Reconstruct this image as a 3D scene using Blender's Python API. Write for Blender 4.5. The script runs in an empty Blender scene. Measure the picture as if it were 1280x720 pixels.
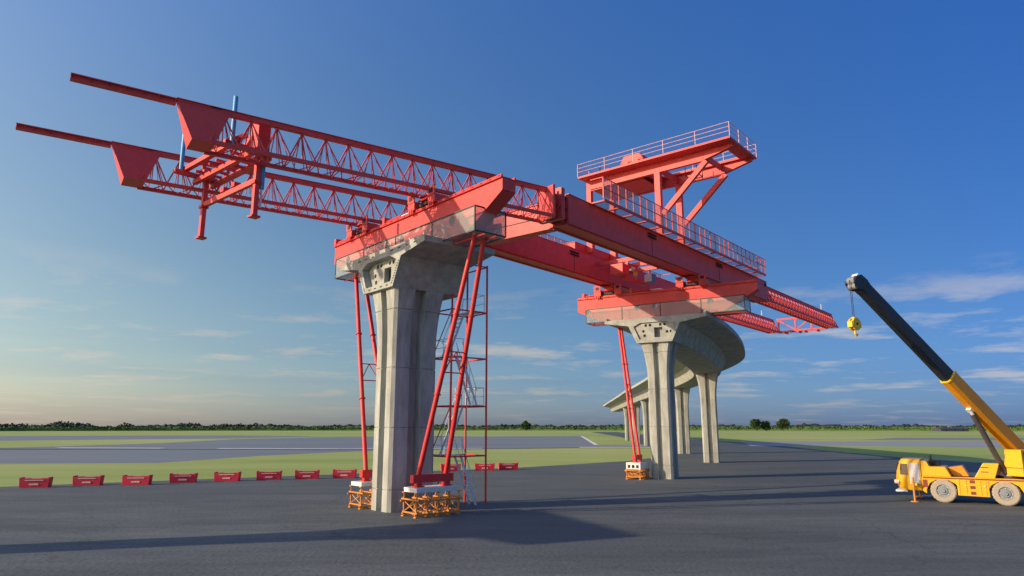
import bpy, math, random
from mathutils import Vector, Matrix
from mathutils.geometry import tessellate_polygon
random.seed(7)
S = bpy.context.scene
COL = S.collection
R = math.radians
CAMH = 4.5

# ------------------------------------------------------------ materials
def mat(name, base, rough=0.6, metal=0.0, var=0.12, scale=3.0, bump=0.0, bscale=40.0, dark=None, darkamt=0.0, spec=0.5, stretch=None):
    m = bpy.data.materials.new(name); m.use_nodes = True
    nt = m.node_tree; N = nt.nodes; Lk = nt.links
    b = N['Principled BSDF']
    b.inputs['Roughness'].default_value = rough
    b.inputs['Metallic'].default_value = metal
    b.inputs['Specular IOR Level'].default_value = spec
    tc = N.new('ShaderNodeTexCoord')
    mp = N.new('ShaderNodeMapping'); Lk.new(tc.outputs['Object'], mp.inputs['Vector'])
    if stretch: mp.inputs['Scale'].default_value = stretch
    n1 = N.new('ShaderNodeTexNoise'); n1.inputs['Scale'].default_value = scale; n1.inputs['Detail'].default_value = 8; n1.inputs['Roughness'].default_value = .65
    Lk.new(mp.outputs[0], n1.inputs['Vector'])
    r = N.new('ShaderNodeMapRange'); r.inputs[1].default_value = .3; r.inputs[2].default_value = .7
    r.inputs[3].default_value = 1 - var; r.inputs[4].default_value = 1 + var
    Lk.new(n1.outputs['Fac'], r.inputs[0])
    mul = N.new('ShaderNodeVectorMath'); mul.operation = 'SCALE'
    mul.inputs[0].default_value = base; Lk.new(r.outputs[0], mul.inputs['Scale'])
    col = mul.outputs[0]
    if dark:
        n2 = N.new('ShaderNodeTexNoise'); n2.inputs['Scale'].default_value = scale * .45; n2.inputs['Detail'].default_value = 10; n2.inputs['Roughness'].default_value = .75
        Lk.new(mp.outputs[0], n2.inputs['Vector'])
        r2 = N.new('ShaderNodeMapRange'); r2.inputs[1].default_value = .5; r2.inputs[2].default_value = .68
        r2.inputs[4].default_value = darkamt; Lk.new(n2.outputs['Fac'], r2.inputs[0])
        mx = N.new('ShaderNodeMix'); mx.data_type = 'RGBA'
        Lk.new(r2.outputs[0], mx.inputs[0]); Lk.new(col, mx.inputs[6]); mx.inputs[7].default_value = (*dark, 1)
        col = mx.outputs[2]
    Lk.new(col, b.inputs['Base Color'])
    if bump > 0:
        nb = N.new('ShaderNodeTexNoise'); nb.inputs['Scale'].default_value = bscale; nb.inputs['Detail'].default_value = 6
        Lk.new(tc.outputs['Object'], nb.inputs['Vector'])
        bp = N.new('ShaderNodeBump'); bp.inputs['Strength'].default_value = bump; bp.inputs['Distance'].default_value = .03
        Lk.new(nb.outputs['Fac'], bp.inputs['Height']); Lk.new(bp.outputs[0], b.inputs['Normal'])
    return m

RED = mat('red_paint', (.68, .075, .072), .5, 0, .09, 1.6, .10, 12, (.50, .055, .045), .6, .3)
REDB = mat('bright_red_paint', (.66, .038, .035), .45, 0, .10, 2, .08, 12, (.42, .04, .03), .5, .35)
REDD = mat('barrier_red_plastic', (.58, .016, .05), .5, 0, .15, 4)
DRK = mat('dark_grease_steel', (.03, .02, .022), .6, .3, .3, 5)
BLUE = mat('blue_hydraulic_paint', (.06, .36, .68), .5, 0, .08, 3)
WHT = mat('white_paint', (.72, .71, .68), .5, 0, .06, 3, 0, 1, (.45, .38, .30), .4)
ORG = mat('orange_scaffold_paint', (.62, .24, .04), .5, 0, .15, 6, 0, 1, (.25, .09, .03), .6)
GALV = mat('galvanised_steel', (.70, .72, .73), .5, .15, .12, 8)
CONC = mat('grey_concrete', (.365, .38, .345), .88, 0, .30, 1.3, .22, 26, (.27, .255, .22), .65, .2)
CONS = mat('streaked_concrete', (.365, .38, .345), .88, 0, .36, 1.5, .22, 26, (.26, .245, .21), .75, .2, (1, 1, .22))
FRAME = mat('dark_green_frame', (.015, .05, .045), .5)
YEL = mat('crane_yellow_paint', (.80, .42, .012), .38, 0, .05, 2, .03, 20, (.5, .27, .03), .35)
BOOMY = mat('boom_orange_paint', (.70, .28, .01), .36, 0, .08, 2, 0, 1, (.4, .18, .02), .35)
BOOMD = mat('boom_dark_steel', (.025, .03, .04), .4, .2, .25, 3)
TYRE = mat('dusty_tyre', (.38, .33, .25), .85, 0, .12, 6, .3, 60)
TYRD = mat('black_rubber', (.03, .03, .03), .8)
HUB = mat('grey_hub_paint', (.24, .26, .28), .5, .2, .08, 5)
MAROON = mat('maroon_marking', (.22, .035, .02), .5)
LAMP = mat('pale_lamp_lens', (.7, .55, .45), .3)
GLSD = mat('dark_window_glass', (.02, .025, .03), .12)
YHOOK = mat('hook_yellow_paint', (.78, .50, .02), .45)
LWHT = mat('white_line_paint', (.72, .72, .70), .7, 0, .12, .3)
CYL = mat('dark_cylinder_steel', (.10, .09, .09), .4, .3, .15, 4)

def mesh_mat(name, colr, alpha):
    m = bpy.data.materials.new(name); m.use_nodes = True
    nt = m.node_tree; N = nt.nodes; Lk = nt.links; b = N['Principled BSDF']
    b.inputs['Base Color'].default_value = (*colr, 1); b.inputs['Roughness'].default_value = .7
    tr = N.new('ShaderNodeBsdfTransparent'); mx = N.new('ShaderNodeMixShader')
    tc = N.new('ShaderNodeTexCoord'); n = N.new('ShaderNodeTexNoise'); n.inputs['Scale'].default_value = 14; n.inputs['Detail'].default_value = 6
    Lk.new(tc.outputs['Object'], n.inputs['Vector'])
    r = N.new('ShaderNodeMapRange'); r.inputs[1].default_value = .3; r.inputs[2].default_value = .7
    r.inputs[3].default_value = alpha - .09; r.inputs[4].default_value = alpha + .09
    Lk.new(n.outputs['Fac'], r.inputs[0]); Lk.new(r.outputs[0], mx.inputs[0])
    Lk.new(tr.outputs[0], mx.inputs[1]); Lk.new(b.outputs[0], mx.inputs[2])
    Lk.new(mx.outputs[0], N['Material Output'].inputs['Surface'])
    return m
NET = mesh_mat('pale_wire_mesh', (.40, .48, .46), .27)
NETR = mesh_mat('walkway_wire_mesh', (.42, .40, .44), .30)

def ground_mat(name, c1, c2, s1, rough=.95, c3=None, s2=.02, streak=None, bump=.3, bs=6, mid=0):
    m = bpy.data.materials.new(name); m.use_nodes = True
    nt = m.node_tree; N = nt.nodes; Lk = nt.links; b = N['Principled BSDF']
    b.inputs['Roughness'].default_value = rough; b.inputs['Specular IOR Level'].default_value = .25
    tc = N.new('ShaderNodeTexCoord')
    mp = N.new('ShaderNodeMapping'); Lk.new(tc.outputs['Object'], mp.inputs['Vector'])
    if streak: mp.inputs['Scale'].default_value = streak[0]; mp.inputs['Rotation'].default_value = (0, 0, streak[1])
    n = N.new('ShaderNodeTexNoise'); n.inputs['Scale'].default_value = s1; n.inputs['Detail'].default_value = 10; n.inputs['Roughness'].default_value = .7
    Lk.new(mp.outputs[0], n.inputs['Vector'])
    cr = N.new('ShaderNodeValToRGB'); cr.color_ramp.elements[0].position = .32; cr.color_ramp.elements[1].position = .68
    cr.color_ramp.elements[0].color = (*c1, 1); cr.color_ramp.elements[1].color = (*c2, 1)
    Lk.new(n.outputs['Fac'], cr.inputs[0]); col = cr.outputs[0]
    # fine grain
    g = N.new('ShaderNodeTexNoise'); g.inputs['Scale'].default_value = 9; g.inputs['Detail'].default_value = 8; g.inputs['Roughness'].default_value = .8
    Lk.new(tc.outputs['Object'], g.inputs['Vector'])
    gr = N.new('ShaderNodeMapRange'); gr.inputs[1].default_value = .3; gr.inputs[2].default_value = .7; gr.inputs[3].default_value = .66; gr.inputs[4].default_value = 1.34
    Lk.new(g.outputs['Fac'], gr.inputs[0])
    sc = N.new('ShaderNodeVectorMath'); sc.operation = 'SCALE'; Lk.new(col, sc.inputs[0]); Lk.new(gr.outputs[0], sc.inputs['Scale'])
    col = sc.outputs[0]
    if mid:
        q = N.new('ShaderNodeTexNoise'); q.inputs['Scale'].default_value = 1.1; q.inputs['Detail'].default_value = 12; q.inputs['Roughness'].default_value = .8
        Lk.new(mp.outputs[0], q.inputs['Vector'])
        qr = N.new('ShaderNodeMapRange'); qr.inputs[1].default_value = .3; qr.inputs[2].default_value = .7; qr.inputs[3].default_value = 1-mid; qr.inputs[4].default_value = 1+mid
        Lk.new(q.outputs['Fac'], qr.inputs[0])
        s3 = N.new('ShaderNodeVectorMath'); s3.operation = 'SCALE'; Lk.new(col, s3.inputs[0]); Lk.new(qr.outputs[0], s3.inputs['Scale']); col = s3.outputs[0]
        # fine wandering cracks
        vo = N.new('ShaderNodeTexVoronoi'); vo.feature = 'DISTANCE_TO_EDGE'; vo.inputs['Scale'].default_value = .11
        wn = N.new('ShaderNodeTexNoise'); wn.inputs['Scale'].default_value = .6; wn.inputs['Detail'].default_value = 5; Lk.new(tc.outputs['Object'], wn.inputs['Vector'])
        wv = N.new('ShaderNodeVectorMath'); wv.operation = 'MULTIPLY_ADD'; wv.inputs[1].default_value = (3, 3, 0); Lk.new(wn.outputs['Color'], wv.inputs[0]); Lk.new(tc.outputs['Object'], wv.inputs[2]); Lk.new(wv.outputs[0], vo.inputs['Vector'])
        cm_ = N.new('ShaderNodeMapRange'); cm_.inputs[1].default_value = .001; cm_.inputs[2].default_value = .006; cm_.inputs[3].default_value = .72; cm_.inputs[4].default_value = 1; Lk.new(vo.outputs['Distance'], cm_.inputs[0])
        s4 = N.new('ShaderNodeVectorMath'); s4.operation = 'SCALE'; Lk.new(col, s4.inputs[0]); Lk.new(cm_.outputs[0], s4.inputs['Scale']); col = s4.outputs[0]
    if c3:
        n2 = N.new('ShaderNodeTexNoise'); n2.inputs['Scale'].default_value = s2; n2.inputs['Detail'].default_value = 6
        Lk.new(tc.outputs['Object'], n2.inputs['Vector'])
        r2 = N.new('ShaderNodeMapRange'); r2.inputs[1].default_value = .45; r2.inputs[2].default_value = .65; r2.inputs[4].default_value = .75
        Lk.new(n2.outputs['Fac'], r2.inputs[0])
        mx = N.new('ShaderNodeMix'); mx.data_type = 'RGBA'; Lk.new(r2.outputs[0], mx.inputs[0]); Lk.new(col, mx.inputs[6]); mx.inputs[7].default_value = (*c3, 1)
        col = mx.outputs[2]
    Lk.new(col, b.inputs['Base Color'])
    nb = N.new('ShaderNodeTexNoise'); nb.inputs['Scale'].default_value = bs; nb.inputs['Detail'].default_value = 10
    Lk.new(tc.outputs['Object'], nb.inputs['Vector'])
    bp = N.new('ShaderNodeBump'); bp.inputs['Strength'].default_value = bump; bp.inputs['Distance'].default_value = .05
    Lk.new(nb.outputs['Fac'], bp.inputs['Height']); Lk.new(bp.outputs[0], b.inputs['Normal'])
    return m
GRASS = ground_mat('short_grass', (.22, .30, .065), (.36, .43, .13), .05, .98, (.42, .44, .17), .012, ((.25, 1, 1), .1))
ASPH = ground_mat('dark_asphalt', (.066, .081, .084), (.136, .152, .148), .16, .80, (.084, .098, .100), .05, ((.35, 1.6, 1), R(-8)), .6, 5, .22)
TAXI = ground_mat('pale_taxiway_concrete', (.15, .18, .20), (.21, .24, .26), .05, .9, None, .02, ((.2, 1, 1), 0), .1)
TAXD = ground_mat('dark_taxiway_strip', (.06, .07, .065), (.09, .10, .085), .08, .9, None, .02, None, .1)
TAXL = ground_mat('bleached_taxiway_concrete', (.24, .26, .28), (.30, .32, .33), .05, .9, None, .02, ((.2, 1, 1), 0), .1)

# ------------------------------------------------------------ mesh builder
class MB:
    def __init__(s): s.v = []; s.f = []
    def add(s, vs, fs):
        o = len(s.v); s.v += [Vector(v) for v in vs]; s.f += [tuple(i + o for i in f) for f in fs]; return s
    def box(s, x0, x1, y0, y1, z0, z1):
        return s.add([(x0,y0,z0),(x1,y0,z0),(x1,y1,z0),(x0,y1,z0),(x0,y0,z1),(x1,y0,z1),(x1,y1,z1),(x0,y1,z1)],
                     [(0,3,2,1),(4,5,6,7),(0,1,5,4),(1,2,6,5),(2,3,7,6),(3,0,4,7)])
    def beam(s, p, q, w, h, up=(0,0,1)):
        p = Vector(p); q = Vector(q); d = (q - p).normalized(); up = Vector(up)
        if abs(d.dot(up)) > .99: up = Vector((1,0,0))
        a = d.cross(up).normalized(); b = a.cross(d).normalized()
        vs = []
        for c in (p, q):
            for i, j in ((-1,-1),(1,-1),(1,1),(-1,1)): vs.append(c + a*(i*w/2) + b*(j*h/2))
        return s.add(vs, [(0,1,2,3)[::-1] if 0 else (3,2,1,0),(4,5,6,7),(0,1,5,4),(1,2,6,5),(2,3,7,6),(3,0,4,7)])
    def tube(s, p, q, r, n=8, r2=None):
        p = Vector(p); q = Vector(q); d = (q - p).normalized(); up = Vector((0,0,1))
        if abs(d.dot(up)) > .99: up = Vector((1,0,0))
        a = d.cross(up).normalized(); b = a.cross(d).normalized(); r2 = r if r2 is None else r2
        vs = []
        for c, rr in ((p, r), (q, r2)):
            for i in range(n):
                t = 2*math.pi*i/n; vs.append(c + a*math.cos(t)*rr + b*math.sin(t)*rr)
        fs = [(i, (i+1) % n, n + (i+1) % n, n + i) for i in range(n)]
        fs += [tuple(range(n))[::-1], tuple(range(n, 2*n))]
        return s.add(vs, fs)
    def plate(s, outer, holes, place, d0, d1):
        """extruded polygon with holes; place(a,b,d)->vector; a,b in plate plane"""
        loops = [outer] + list(holes)
        tri = tessellate_polygon([[Vector((a, b, 0)) for a, b in l] for l in loops])
        flat = [p for l in loops for p in l]; n = len(flat)
        vs = [place(a, b, d0) for a, b in flat] + [place(a, b, d1) for a, b in flat]
        fs = [tuple(t) for t in tri] + [tuple(i + n for i in t[::-1]) for t in tri]
        k = 0
        for l in loops:
            m = len(l)
            for i in range(m):
                j = (i+1) % m; fs.append((k+i, k+j, n+k+j, n+k+i))
            k += m
        return s.add(vs, fs)
    def loft(s, rings, cap=True):
        n = len(rings[0]); o = len(s.v)
        vs = [p for r_ in rings for p in r_]; fs = []
        for k in range(len(rings)-1):
            for i in range(n):
                j = (i+1) % n; fs.append((k*n+i, k*n+j, (k+1)*n+j, (k+1)*n+i))
        if cap:
            for k in (0, len(rings)-1):
                tri = tessellate_polygon([[Vector(p) for p in rings[k]]])
                fs += [tuple(k*n + i for i in t) for t in tri]
        return s.add(vs, fs)
    def build(s, name, m, parent=None, smooth=False, bevel=0, tf=None, loc=None, rz=0):
        me = bpy.data.meshes.new(name)
        vs = [tf(v) for v in s.v] if tf else s.v
        me.from_pydata([tuple(v) for v in vs], [], s.f); me.validate(); me.update()
        import bmesh
        bm = bmesh.new(); bm.from_mesh(me); bmesh.ops.recalc_face_normals(bm, faces=bm.faces); bm.to_mesh(me); bm.free()
        me.materials.append(m)
        o = bpy.data.objects.new(name, me); COL.objects.link(o)
        if smooth:
            for p in me.polygons: p.use_smooth = True
            me.set_sharp_from_angle(angle=R(38))
        if bevel:
            b = o.modifiers.new('bevel', 'BEVEL'); b.width = bevel; b.segments = 2; b.limit_method = 'ANGLE'; b.angle_limit = R(40)
        if parent: o.parent = parent
        if loc is not None: o.location = loc; o.rotation_euler = (0, 0, rz)
        return o
def circle(a, b, r, n=18): return [(a + r*math.cos(2*math.pi*i/n), b + r*math.sin(2*math.pi*i/n)) for i in range(n)]
def rect(a0, a1, b0, b1): return [(a0,b0),(a1,b0),(a1,b1),(a0,b1)]

def tag(o, label, cat, group=None, kind=None):
    if label: o['label'] = label
    if cat: o['category'] = cat
    if group: o['group'] = group
    if kind: o['kind'] = kind
    return o
def thing(name, label, cat, loc=(0,0,0), rz=0, group=None):
    o = bpy.data.objects.new(name, None); COL.objects.link(o); o.empty_display_size = .3
    o.location = loc; o.rotation_euler = (0, 0, rz)
    return tag(o, label, cat, group)
def copy_tree(o, parent=None):
    c = o.copy(); COL.objects.link(c)
    if parent: c.parent = parent
    for ch in [x for x in bpy.data.objects if x.parent == o]: copy_tree(ch, c)
    return c
def frame(az): return R(90 - az)           # local x points along azimuth az (clockwise from +Y), local y to its left
def vec(az, d): return Vector((math.sin(R(az))*d, math.cos(R(az))*d, 0))

# ------------------------------------------------------------ ground
def sheet(name, pts, z, m, label=None, cat=None):
    tri = tessellate_polygon([[Vector((x, y, 0)) for x, y in pts]])
    mb = MB().add([(x, y, z) for x, y in pts], [tuple(t) for t in tri])
    o = mb.build(name, m)
    for p in o.data.polygons:
        if p.normal.z < 0: p.flip()
    return tag(o, label, cat, None, 'structure')
g = MB()
NSEG = 96; rr = [0, 60, 300, 900, 2500, 6000]
g.v.append(Vector((0, 0, 0)))
for r_ in rr[1:]:
    for i in range(NSEG): a = 2*math.pi*i/NSEG; g.v.append(Vector((r_*math.cos(a), r_*math.sin(a), 0)))
for i in range(NSEG): g.f.append((0, 1+i, 1+(i+1) % NSEG))
for k in range(len(rr)-2):
    for i in range(NSEG):
        a = 1+k*NSEG+i; b = 1+k*NSEG+(i+1) % NSEG; g.f.append((a, a+NSEG, b+NSEG, b))
tag(g.build('ground', GRASS), 'flat short green grass airfield reaching the horizon', 'ground', None, 'structure')
sheet('apron', [(-150,-60),(-60,39.5),(-38.4,53.1),(-29.3,58.8),(-16.6,66.4),(0,76.3),(15,91.3),(24.5,108),(28.7,117),(30.5,165),(38,211),(45,300),(56,500),(75,500),(64,300),(61,243),(62.5,167),(57.8,131.9),(56.2,102.3),(58,86),(78,60),(180,-60)], .004, ASPH,
      'dark grey asphalt apron under the gantry', 'apron')
sheet('taxiway', [(-170,79),(-62,85),(-43.5,86.4),(-38.1,107),(-30.3,121),(-21.4,134),(14,144.6),(30,144.6),(30,166),(20,166.7),(30,303),(-72,286),(-93,236),(-92,182),(-105,143.6),(-240,143)], .008, TAXI,
      'pale grey taxiway across the grass left of the apron', 'taxiway')
sheet('taxiway_edge_strip', [(-240,129),(-110,129.5),(-94,133),(-60,133),(-34,130),(-17.5,132.5),(14,142.8),(30,143),(30,145),(14,146),(-17.5,135.7),(-34,135.5),(-94,139),(-110,143),(-240,142.8)], .012, TAXD, 'dark strip along the near side of the taxiway', 'strip')
sheet('far_taxiway', [(-420,190),(-155,211),(-100,250),(-80,300),(-130,330),(-226,308),(-450,308)], .008, TAXI, 'far grey taxiway on the left of the field', 'taxiway')
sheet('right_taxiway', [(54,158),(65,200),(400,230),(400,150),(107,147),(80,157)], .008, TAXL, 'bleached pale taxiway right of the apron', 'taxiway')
sheet('far_right_taxiway', [(110,222),(143.8,262),(420,262),(420,226)], .008, TAXI, 'narrow far grey taxiway at the right', 'taxiway')
sheet('island', [(20,166.7),(20.8,170),(32,301),(39,301),(33.8,211),(31.3,174.6)], .016, GRASS, 'green grass island between taxiway and apron', 'grass island')
def line(a, b, w, label):
    a = Vector((*a, 0)); b = Vector((*b, 0)); d = (b-a).normalized(); n = Vector((-d.y, d.x, 0))*w/2
    sheet('painted_line', [tuple((a-n).xy), tuple((b-n).xy), tuple((b+n).xy), tuple((a+n).xy)], .02, LWHT, label, 'painted line')
line((-94.4,145.5), (-71,142.3), 2.4, 'short white line along the dark strip at far left')
line((-58.9,140.5), (-34,138.3), 2.4, 'white line beside the dark strip left of the tall pier')
line((-33.9,138.3), (-6,141.5), 1.8, 'white line running behind the tall pier')
line((20,166), (30.2,303), 1.0, 'long white line bordering the grass island')
line((19.6,166), (33,166), 1.5, 'white line across the near end of the grass island')
line((14.2,147.5), (30,147.5), 3.2, 'broad pale line just before the grass island')

# ------------------------------------------------------------ pier
def pier_ring(a, b, gx, gy, d, c, z, ins=0):
    a -= ins; b -= ins
    return [Vector((x, y, z)) for x, y in [
        (a,-b+c),(a,-gy),(a-d,-gy+.06),(a-d,gy-.06),(a,gy),(a,b-c),(a-c,b),(gx,b),(gx-.05,b-d*1.55),(-gx+.05,b-d*1.55),(-gx,b),(-a+c,b),
        (-a,b-c),(-a,gy),(-a+d,gy-.06),(-a+d,-gy+.06),(-a,-gy),(-a,-b+c),(-a+c,-b),(-gx,-b),(-gx+.05,-b+d*1.55),(gx-.05,-b+d*1.55),(gx,-b),(a-c,-b)]]
def make_pier(a, b, H, label, loc, rz, flare=.42, fl_a=None, gx=None, joint=3.25):
    t = thing('concrete_pier', label, 'pier', loc, rz, 'concrete piers of the viaduct')
    gx = gx or a*.28; fl_a = flare if fl_a is None else fl_a
    levels = sorted(set([0] + [round(H - 3.4 + i*.2, 3) for i in range(17)] + [H]))
    joints = [1.15 + joint*i for i in range(5) if 1.15 + joint*i < H - .4]
    zs = [(z, 0) for z in levels if all(abs(z-j) > .06 for j in joints)]
    for j in joints: zs += [(j-.025, 0), (j-.018, .045), (j+.018, .045), (j+.025, 0)]
    zs.sort()
    rings = []
    for z, ins in zs:
        k = max(0, (z - (H-3.4))/3.4)**2
        rings.append(pier_ring(a + fl_a*k, b + flare*k, gx, .29, .36, .17, z, ins))
    MB().loft(rings).build('shaft', CONS, t)
    return t
c1 = Vector((-4.59, 34.54, 0)); A1 = 49.3
c2 = Vector((16.6, 57.73, 0)); A2 = 31.9
def inframe(c, az, t, u): return c + vec(az, t) + vec(az-90, u)
make_pier(1.45, .98, 12.05, 'tall grooved concrete pier nearest the camera beside the stair tower', inframe(c1, A1, 1.9, 4.45), frame(A1), .42, .22, .4)
make_pier(.85, .98, 11.75, 'grooved concrete pier carrying the second support beam', inframe(c2, A2, 1.4, 4.72), frame(A2), .42, .3, .25)
path = [((12.6,60.2), -.3, 31.9), ((24.9,87.6), -1.05, 17), ((28.3,115.3), -1.42, 5.5), ((31.2,160), -1.85, 4), ((33.4,187.5), -2.05, 4.2), ((35.2,211), -2.2, 4.5), ((39.2,262), -2.45, 4.5)]
names = [None, 'grooved pier rising alone under the right bulge of the curved deck', 'narrow pier seen between the second support pier and the curved deck bulge',
         'nearest pier of the distant row left of the second support pier', 'middle pier of the distant row behind the thin red legs', 'last and farthest pier of the distant row near the deck end']
for (p, dz, az), nm in zip(path, names):
    if nm: make_pier(.8, .98, 12.05 + dz + .01, nm, (p[0], p[1], 0), frame(az), .42, .3, .25)

# the pier before the first one stands outside the frame at the left and throws the long shadow across the apron
c0 = Vector((-32.3, 22.6, 0)) - vec(66-90, 4.6) - vec(66, 1.9) - vec(73.2, 5.6); A0 = 66
make_pier(1.45, .98, 12.05, 'tall concrete pier out of view at the left, its shadow crosses the foreground', inframe(c0, A0, 1.9, 4.6), frame(A0), .42, .22, .4)
# ------------------------------------------------------------ deck
OUT = [(0,14.02),(0,14.3),(9.44,14.3),(9.44,14.02),(7.12,13.65),(6.36,12.05),(3.08,12.05),(2.32,13.65)]
VOID = [(3.36,12.36),(6.08,12.36),(6.62,13.55),(6.0,13.86),(3.5,13.86),(2.80,13.55)]
def slots():
    hs = []
    def slot(u, z, du, dz):
        hs.append([(u-du, z-dz), (u+du, z-dz), (u+du, z+dz), (u-du, z+dz)])
    for i in range(10):
        k = i/9; slot(7.02 - k*.66 - .12, 13.4 - k*1.15, .055, .035); slot(2.42 + k*.66 + .12, 13.4 - k*1.15, .055, .035)
    for u in (3.7, 4.35, 5.0, 5.65): slot(u, 12.2, .13, .03)
    for u in (.9, 1.7, 2.5, 3.3, 5.4, 6.2, 7.0): slot(u, 14.13, .15, .03)
    return hs
def diaphragm(name, parent, dz, t0, m=CONC):
    holes = [rect(3.98, 4.74, 12.5, 13.38), circle(3.2,12.95,.13), circle(3.55,12.95,.13), circle(3.75,13.62,.13), circle(4.15,13.62,.13), circle(5.1,13.62,.13), circle(5.5,13.62,.13), circle(5.75,13.1,.13), circle(5.65,12.7,.13)]
    o2 = [(u+(.03 if u < 4.7 else -.03), z) for u, z in VOID]
    MB().plate(o2, holes, lambda u, z, d: Vector((d, u, z+dz)), t0, t0+.3).build(name, m, parent)
    MB().box(t0+.9, t0+.95, 3.3, 6.2, 12.4+dz, 13.8+dz).build('inner_bulkhead', m, parent)
seg = thing('deck_segment', 'concrete box deck segment with slotted face on top of the nearest tall pier', 'bridge segment', c1, frame(A1))
pl = lambda u, z, d: Vector((d, u, z))
MB().plate(OUT, [VOID] + slots(), pl, 0, .14).build('slotted_face', CONC, seg)
MB().plate(OUT, [VOID], pl, .143, 4.75).build('box_shell', CONC, seg)
diaphragm('end_diaphragm', seg, 0, .42)
MB().box(.0, 4.7, .1, 9.3, 14.303, 14.36).build('top_slab', CONC, seg)
# anchor stubs on the top edge
for u in (.6, 2.0, 7.4, 8.8):
    MB().tube((.35, u, 14.3), (.35, u, 14.62), .03).build('anchor_bar', GALV, seg)

sg0 = copy_tree(seg); sg0.location = c0; sg0.rotation_euler = (0, 0, frame(A0))
sg0['label'] = 'concrete box deck segment on the pier out of view at the left'
seg['group'] = sg0['group'] = 'deck segments on the piers'
def hermite(P0, P1, T0, T1, s):
    return P0*(2*s**3-3*s*s+1) + T0*(s**3-2*s*s+s) + P1*(-2*s**3+3*s*s) + T1*(s**3-s*s)
samples = []
for k in range(len(path)-1):
    (p, dz, az), (q, dz2, az2) = path[k], path[k+1]
    P0 = Vector((*p, dz)); P1 = Vector((*q, dz2)); d = (P1-P0).length; n = 14 if k < 2 else 6
    for i in range(n + (k == len(path)-2)):
        s = i/n; T0 = vec(az, d); T1 = vec(az2, d); c = hermite(P0, P1, T0, T1, s)
        e = hermite(P0, P1, T0, T1, min(1, s+.01)) - hermite(P0, P1, T0, T1, max(0, s-.01)); samples.append((c, e.xy.normalized()))
deck = thing('viaduct_deck', 'long concrete box deck curving left and away over the row of piers', 'viaduct', (12.6, 60.2, 0), 0)
rings = []
for c, e in samples:
    l = Vector((-e.y, e.x))
    rings.append([Vector((c.x + l.x*(u-4.72) - 12.6, c.y + l.y*(u-4.72) - 60.2, z + c.z)) for u, z in OUT])
r0 = rings[0]; e0 = Vector((*samples[0][1], 0))
rings[0] = [p + e0*.62 for p in r0]
MB().loft(rings).build('box_shell', CONC, deck)
dd = thing('deck_end_face', 'concrete box end face with a square opening on the second support pier', 'bridge segment', c2, frame(A2))
plz = lambda u, z, d: Vector((d, u, z-.3))
MB().plate(OUT, [VOID], plz, 0, .6).build('face_frame', CONC, dd)
diaphragm('end_diaphragm', dd, -.3, .16)
# parapet kerbs on the deck edges
for side in (.12, 9.32):
    k = []
    for c, e in samples:
        l = Vector((-e.y, e.x)); k.append([Vector((c.x + l.x*(u-4.72) - 12.6, c.y + l.y*(u-4.72) - 60.2, z + c.z)) for u, z in ((side-.1,14.303),(side+.1,14.303),(side+.1,14.5),(side-.1,14.5))])
    MB().loft(k).build('edge_kerb', CONC, deck)

# ------------------------------------------------------------ support beams, screens
def support_beam(c, az, dz, u0, u1, label):
    t = thing('support_beam', label, 'support beam', c, frame(az), 'red cross beams on the piers')
    zb, zt = 14.42 + dz, 16.72 + dz
    out = [(u0, zt), (u0, zt-.62), (u0+3.1, zb), (u1-2.6, zb), (u1, zt-1.15), (u1, zt)]
    hs = [circle(u, zb+1.05, .27) for u in (.05, 5.2, 6.9, 12.0)]
    for nm, t0 in (('front_web', 1.78), ('rear_web', 2.62)):
        MB().plate(out, hs, lambda u, z, d: Vector((d, u, z)), t0, t0+.03).build(nm, RED, t)
    fl = MB().box(1.66, 2.78, u0-.06, u1+.06, zt+.002, zt+.05); fl.build('top_flange', REDB, t)
    bt = MB()
    bt.beam((2.215, u0, zt-.64), (2.215, u0+3.1, zb-.02), .9, .04); bt.box(1.75, 2.68, u0+3.1, u1-2.6, zb-.045, zb-.002)
    bt.beam((2.215, u1-2.6, zb-.02), (2.215, u1, zt-1.17), .9, .04); bt.build('bottom_flange', RED, t)
    MB().box(1.78, 2.65, u0-.035, u0-.002, zt-.62, zt).box(1.78, 2.65, u1+.002, u1+.035, zt-1.15, zt).build('end_plate', RED, t)
    ra = MB()
    for x in (1.78, 2.66):
        ra.box(x-.05, x+.05, u0, u1, zt+.052, zt+.2)
    n = int((u1-u0)/.75)
    for i in range(n+1):
        u = u0 + .2 + i*(u1-u0-.4)/n
        ra.box(1.64, 1.725, u-.1, u+.1, zt+.052, zt+.13)
    ra.build('slide_rail', REDB, t)
    for u in (5.6, 12.2 if u1 > 13.5 else 10.6):
        cy = MB().tube((1.95,u,zt+.34),(1.95,u+1.7,zt+.34),.09,12).tube((2.45,u,zt+.34),(2.45,u+1.7,zt+.34),.09,12); cy.build('skid_cylinder', REDB, t)
        MB().tube((1.95,u-1.1,zt+.34),(1.95,u,zt+.34),.045,8).tube((2.45,u-1.1,zt+.34),(2.45,u,zt+.34),.045,8).build('cylinder_rod', GALV, t)
        MB().box(1.75,2.65,u+1.7,u+1.95,zt+.202,zt+.62).build('reaction_block', RED, t)
    st = MB()
    for i in range(1, 6):
        u = u0 + i*(u1-u0)/6
        if all(abs(u - h) > .34 for h in (.05, 5.2, 6.9, 12.0)): st.box(2.652, 2.70, u-.012, u+.012, zb+.5, zt-.02)
    st.build('stiffener', RED, t)
    return t
support_beam(c1, A1, 0, -4.2, 14.0, 'red box beam across the nearest tall pier, its right end high in the air')
support_beam(c2, A2, -.15, -4.0, 13.0, 'red box beam across the second support pier under the far girder ends')

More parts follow.
